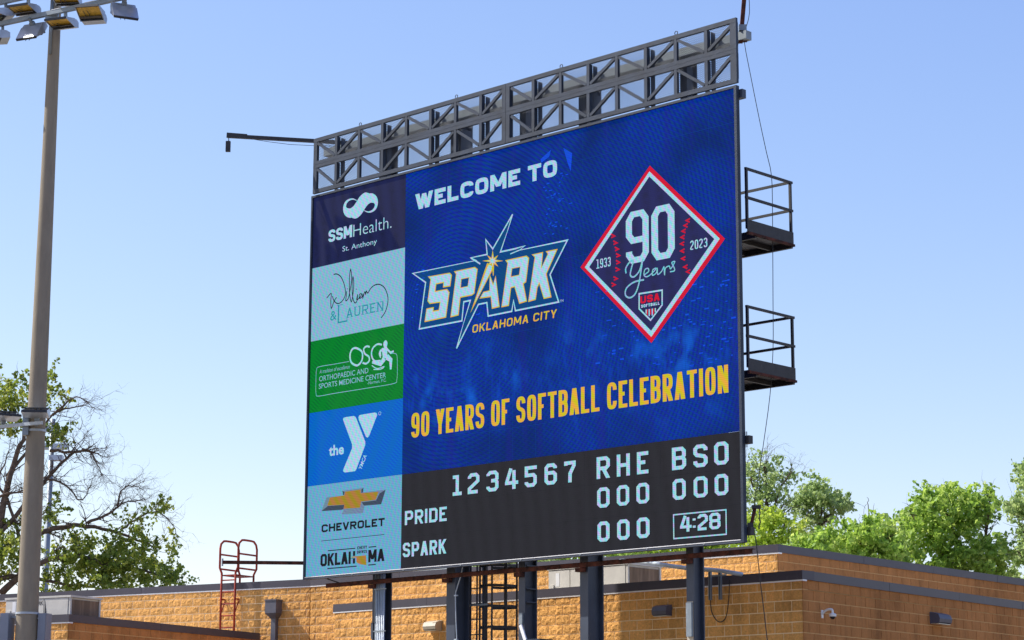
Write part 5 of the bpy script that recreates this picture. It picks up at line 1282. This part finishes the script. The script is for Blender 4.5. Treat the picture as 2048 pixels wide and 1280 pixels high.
def tree(label, depth, base_px, limbs, clumps, leafm, leafsize, seed, twigs=3, twig_len=.6, trunk_r=.2, thick=1.5, per_clump=34, clump_r=.16, cat='tree', name='tree', elong=1.5, bare=()):
    r = random.Random(seed); nr = np.random.RandomState(seed)
    bx = atY(base_px, 1200, depth); root = thing(name, label, cat, (bx.x, bx.y, 0))
    def P(px, py, dd=0): v = atY(px, py, depth + dd); return Vector((v.x - bx.x, v.y - bx.y, v.z))
    wood = MB()
    first = P(*limbs[0][0][0]) if limbs else P(base_px, 1100)
    wood.tube([(0, 0, 0), (first.x * .4, 0, first.z * .5), first], [trunk_r * 1.3, trunk_r * 1.05, limbs[0][1] if limbs else trunk_r], 8)
    ends = []
    def twig(p, d, ln, rad_, lvl):
        pts = [p]; dd = d.copy()
        for i in range(4):
            dd = (dd + Vector((r.gauss(0, .28), r.gauss(0, .28), r.gauss(0.02, .25)))).normalized(); pts.append(pts[-1] + dd * ln / 4)
        wood.tube(pts, [rad_ * (1 - .8 * i / 4) for i in range(5)], 4, cap=False)
        ends.append(pts[-1])
        if lvl > 0:
            for i in range(r.randint(2, 3)):
                k = r.randint(1, 4); nd = (dd + Vector((r.gauss(0, .8), r.gauss(0, .8), r.gauss(0, .6)))).normalized()
                twig(pts[k], nd, ln * r.uniform(.5, .8), rad_ * .55, lvl - 1)
    for li, limb in enumerate(limbs):
        px, r0, r1 = limb[:3]; lv = limb[3] if len(limb) > 3 else 1; dens = limb[4] if len(limb) > 4 else 1
        ph = r.uniform(-1, 1) * thick * .5; k = len(px)
        pts = [P(x, y, ph * i / (k - 1) if li else 0) for i, (x, y) in enumerate(px)]
        cv = [Vector(v) for v in smooth_curve([tuple(v) for v in pts], 4)]
        cv = [v + Vector((r.gauss(0, .02), r.gauss(0, .02), r.gauss(0, .02))) for v in cv]
        wood.tube(cv, [r0 + (r1 - r0) * i / (len(cv) - 1) for i in range(len(cv))], 6)
        nt_ = int(len(cv) * twigs / 4 * dens)
        for i in range(nt_):
            j = r.randint(max(1, len(cv) // 5), len(cv) - 1); dd = (cv[j] - cv[j - 1]).normalized()
            nd = (dd + Vector((r.gauss(0, .7), r.gauss(0, .7), r.gauss(.1, .6)))).normalized()
            rj = max(.008, (r0 + (r1 - r0) * j / len(cv)) * .45)
            twig(cv[j], nd, twig_len * r.uniform(.6, 1.2), min(rj, .03), lv)
    wood.build('trunk', M['bark'], root, smooth=True)
    C_, Z_ = [], []
    for (px, py, rx, ry, ncl) in clumps:
        for i in range(ncl):
            u_ = nr.normal(size=3); u_ /= np.linalg.norm(u_); q_ = nr.rand() ** .45
            x, y = px + u_[0] * rx * q_, py + u_[1] * ry * q_; dz = u_[2] * thick * q_
            c_ = np.array(P(x, y, dz)); m_ = int(per_clump * nr.uniform(.5, 1.4))
            rr_ = clump_r * nr.uniform(.6, 1.4)
            og = np.array(P(px, py, 0)); dr = (c_ - og) / (np.linalg.norm(c_ - og) + 1e-6) * .8 + nr.normal(size=3) * .55 + np.array([0, 0, .35]); dr /= np.linalg.norm(dr)
            tt = nr.rand(m_, 1) ** .8 - .4; sp = rr_ * (1 - .6 * (tt + .4))
            C_.append(c_ + dr * tt * rr_ * 4.2 + nr.normal(size=(m_, 3)) * sp * np.array([.62, .62, .5])); Z_.append(leafsize * nr.uniform(.6, 1.3, m_))
    if C_: leaves('crown', np.concatenate(C_), np.concatenate(Z_), leafm, root, seed=seed, elong=elong)
    return root
tree('old oak at far left with bare dead branches above a dense leafy lower crown', 66, -70,
     [([(-70, 1230), (-10, 1080), (20, 950), (45, 880), (60, 800)], .15, .04, 1, 1), ([(-30, 1130), (40, 1075), (110, 1058), (160, 1052), (220, 1062), (290, 1085), (315, 1100)], .11, .02, 1, .8),
      ([(-10, 1080), (50, 1010), (110, 940), (150, 905), (190, 905), (205, 915)], .08, .012, 2, 1.6), ([(100, 900), (140, 905), (175, 900), (195, 930), (205, 950)], .05, .01, 2, 1.6),
      ([(20, 950), (70, 880), (105, 830), (140, 815), (178, 812)], .06, .01, 2, 1.4), ([(105, 830), (150, 795), (175, 805)], .035, .008, 2, 1.4),
      ([(175, 1045), (215, 1030), (245, 1008), (290, 1000)], .05, .012, 2, 1.6), ([(235, 1018), (240, 985), (262, 970), (285, 975)], .03, .008, 2, 1.6),
      ([(240, 1060), (270, 1040), (300, 1025), (330, 1032), (355, 1065)], .04, .01, 2, 1.3), ([(90, 955), (130, 970), (165, 1000), (180, 970)], .04, .01, 2, 1.5),
      ([(0, 1190), (60, 1140), (140, 1110), (230, 1130), (330, 1150)], .12, .03, 1, 1), ([(-40, 1160), (20, 1155), (90, 1160), (180, 1175)], .10, .03, 1, 1),
      ([(40, 1075), (15, 1000), (-5, 960), (20, 900)], .06, .015, 2, 1.5), ([(-60, 1100), (0, 1050), (50, 1045), (90, 1025)], .08, .02, 2, 1.5), ([(-20, 1000), (30, 985), (85, 990)], .05, .01, 2, 1.5)],
     [(20, 800, 48, 52, 44), (80, 790, 26, 40, 12), (-30, 800, 50, 60, 40), (105, 760, 14, 16, 4), (120, 790, 14, 18, 4), (115, 870, 26, 22, 12), (130, 860, 12, 8, 3), (10, 870, 30, 20, 6), (60, 880, 25, 20, 4),
      (110, 1030, 25, 28, 9), (150, 1105, 60, 38, 34), (210, 1110, 70, 42, 58), (280, 1110, 50, 40, 46), (330, 1140, 38, 34, 26), (180, 1150, 90, 34, 50), (260, 1160, 80, 24, 36),
      (110, 1180, 50, 30, 28), (30, 1090, 50, 40, 28), (20, 1130, 40, 40, 18), (-30, 1120, 50, 50, 30), (255, 1045, 22, 10, 3), (305, 1018, 25, 14, 5), (325, 1010, 14, 10, 3), (345, 1095, 18, 30, 5), (350, 1150, 18, 26, 8), (300, 1060, 40, 16, 5)],
     M['leaf_oak'], .095, 11, twigs=4, twig_len=.75, trunk_r=.26, thick=1.3, per_clump=28, clump_r=.15, elong=1.25)
tree('loose grey-green tree rising just right of the scoreboard edge', 68, 1540,
     [([(1540, 1180), (1538, 1060), (1532, 990), (1528, 930)], .10, .02, 2, 1.2), ([(1537, 1050), (1552, 1000), (1570, 960), (1588, 945)], .04, .01, 2, 1.3), ([(1536, 1040), (1515, 990), (1500, 950), (1496, 920)], .04, .01, 2, 1.3),
      ([(1538, 1060), (1560, 1020), (1575, 1000)], .03, .01, 2, 1)],
     [(1500, 945, 22, 30, 16), (1530, 950, 26, 34, 20), (1550, 930, 14, 22, 8), (1548, 975, 24, 26, 14), (1578, 955, 18, 14, 8), (1510, 1000, 28, 24, 16), (1560, 1000, 18, 16, 6), (1470, 1000, 30, 50, 30), (1540, 1040, 30, 25, 10)],
     M['leaf_grey'], .085, 21, twigs=4, twig_len=.6, thick=.9, per_clump=22, clump_r=.17, trunk_r=.13)
tree('bright lime leafy bush tree low beside the scoreboard corner', 62, 1520,
     [([(1520, 1180), (1522, 1100), (1530, 1040)], .08, .02), ([(1521, 1110), (1560, 1060), (1580, 1040)], .04, .01), ([(1521, 1120), (1500, 1070), (1495, 1040)], .04, .01)],
     [(1520, 1050, 30, 28, 26), (1550, 1040, 26, 22, 18), (1575, 1060, 28, 24, 20), (1510, 1085, 32, 20, 20), (1560, 1090, 36, 16, 18), (1560, 1120, 50, 30, 20)],
     M['leaf_lime'], .09, 31, thick=.9, per_clump=24, clump_r=.15, trunk_r=.1)
tree('round grey-green tree with a visible dark leaning trunk, middle of the right skyline', 70, 1625,
     [([(1618, 1150), (1625, 1078), (1640, 1052), (1652, 1040), (1668, 1020)], .13, .03, 1, 1), ([(1628, 1075), (1618, 1040), (1612, 1000)], .05, .012), ([(1640, 1052), (1642, 1010), (1636, 965)], .05, .01), ([(1655, 1040), (1680, 1015), (1698, 1005)], .03, .01)],
     [(1636, 968, 9, 18, 8), (1625, 990, 26, 16, 16), (1655, 995, 24, 20, 16), (1600, 1005, 20, 18, 12), (1640, 1010, 50, 22, 36), (1680, 1010, 20, 14, 12), (1690, 1015, 14, 14, 7), (1620, 1040, 28, 18, 10), (1670, 1035, 26, 12, 8), (1605, 1060, 20, 14, 6)],
     M['leaf_grey'], .088, 41, thick=1.0, per_clump=30, clump_r=.14, trunk_r=.16)
tree('wide low bright green tree mass between the round tree and the tall spreading tree', 60, 1720,
     [([(1720, 1220), (1722, 1130), (1720, 1060)], .08, .02), ([(1721, 1140), (1690, 1100), (1650, 1080)], .05, .012), ([(1722, 1140), (1760, 1090), (1790, 1070)], .05, .012)],
     [(1650, 1092, 44, 26, 46), (1620, 1100, 36, 18, 30), (1700, 1090, 40, 34, 50), (1735, 1065, 30, 22, 30), (1760, 1075, 36, 30, 44), (1790, 1100, 34, 38, 44), (1720, 1120, 60, 30, 50), (1600, 1110, 40, 20, 24)],
     M['leaf_elm'], .10, 51, thick=1.2, per_clump=30, clump_r=.15, trunk_r=.12)
tree('tall spreading bright green tree above the right parapet', 63, 1930,
     [([(1945, 1280), (1938, 1170), (1920, 1110), (1900, 1050), (1885, 1000)], .12, .02, 1, 1), ([(1940, 1180), (1960, 1110), (1975, 1040), (1980, 1000)], .07, .015), ([(1930, 1150), (1880, 1100), (1840, 1060), (1825, 1020)], .06, .012), ([(1945, 1180), (1990, 1130), (2015, 1090)], .06, .012)],
     [(1890, 985, 20, 18, 14), (1870, 1000, 34, 22, 28), (1920, 1010, 44, 26, 40), (1960, 1000, 26, 18, 18), (1840, 1010, 22, 16, 12), (1975, 1020, 18, 26, 14), (1850, 1040, 40, 26, 36), (1900, 1050, 56, 30, 56), (1955, 1060, 40, 34, 38), (1820, 1060, 26, 14, 12), (1820, 1090, 40, 34, 40), (1880, 1100, 60, 34, 58), (1950, 1110, 50, 30, 36), (1860, 1140, 60, 22, 34), (2000, 1100, 30, 30, 22), (1990, 1140, 40, 24, 24), (1920, 1150, 50, 20, 18), (1800, 1035, 12, 5, 3)],
     M['leaf_elm'], .10, 61, twigs=4, thick=1.4, per_clump=28, clump_r=.15, trunk_r=.18)
tree('dark grey-green tree cut off by the right edge of the view', 66, 2080,
     [([(2080, 1280), (2075, 1150), (2065, 1050), (2060, 960)], .14, .03), ([(2070, 1100), (2045, 1060), (2030, 1020)], .05, .012), ([(2072, 1120), (2050, 1110), (2030, 1100)], .05, .012)],
     [(2052, 940, 12, 14, 8), (2062, 950, 30, 30, 20), (2030, 1020, 20, 18, 16), (2050, 1010, 30, 26, 26), (2045, 1090, 30, 36, 22), (2040, 1140, 30, 30, 18), (2080, 1050, 40, 80, 50), (2050, 960, 14, 14, 5)],
     M['leaf_grey'], .10, 71, thick=1.2, per_clump=26, clump_r=.15, trunk_r=.18)
for i, (bx_, lab) in enumerate(((1340, 'bright lime tree behind the scoreboard, seen between its two right posts'), (1160, 'green tree hidden behind the scoreboard, its crown showing beside the rooftop unit'), (990, 'green tree hidden behind the scoreboard, its crown showing above the caged ladder'))):
    s_ = bx_ + 40
    tree(lab, 64 - i * .7, s_, [([(s_, 1230), (s_, 1130), (s_ - 10, 1040)], .08, .02), ([(s_, 1140), (s_ + 50, 1080), (s_ + 70, 1040)], .04, .01), ([(s_, 1140), (s_ - 50, 1080), (s_ - 70, 1050)], .04, .01)],
         [(s_, 1090 + 8 * i, 95, 26, 60), (s_ - 60, 1110 + 6 * i, 50, 22, 26), (s_ + 60, 1105 + 6 * i, 50, 22, 26), (s_, 1040, 80, 30, 30)], (M['leaf_lime'], M['leaf_elm'], M['leaf_grey'])[i], .095, 81 + i, thick=1.2, per_clump=26, clump_r=.15, trunk_r=.12)
# leafless sapling
tree('thin leafless sapling sticking up behind the green trees', 74, 1738,
     [([(1738, 1120), (1738, 1060), (1737, 1010), (1736, 995)], .03, .006, 1, .4), ([(1738, 1070), (1730, 1040), (1728, 1015)], .012, .005, 0, .4), ([(1738, 1070), (1747, 1040), (1748, 1008)], .012, .005, 0, .4), ([(1738, 1080), (1722, 1050), (1720, 1030)], .010, .005, 0, .4)],
     [], M['leaf_grey'], .1, 95, twigs=1.5, twig_len=.3, trunk_r=.04, thick=.4)

# ------------------------------------------------------------------ maker's word on the left rooftop unit
b = MB(); Hq = .5
Lf = (fp - fl_).length
xr_ = None
P84, P71 = at_line(87.5, Vector((fp.x, fp.y, 0)), tA), at_line(64, Vector((fp.x, fp.y, 0)), tA)
xa = -(Vector((fp.x, fp.y, 0)) - Vector((P71.x, P71.y, 0))).length; xb = -(Vector((fp.x, fp.y, 0)) - Vector((P84.x, P84.y, 0))).length
zz1 = atY(82, 1199, fp.y).z - unitA.location.z; zz0 = atY(82, 1207, fp.y).z - unitA.location.z
tfont(b, 'YORK', xa, xb, zz0, zz1, -.013, bold=.02); b.build('lettering', M['ink'], unitA)
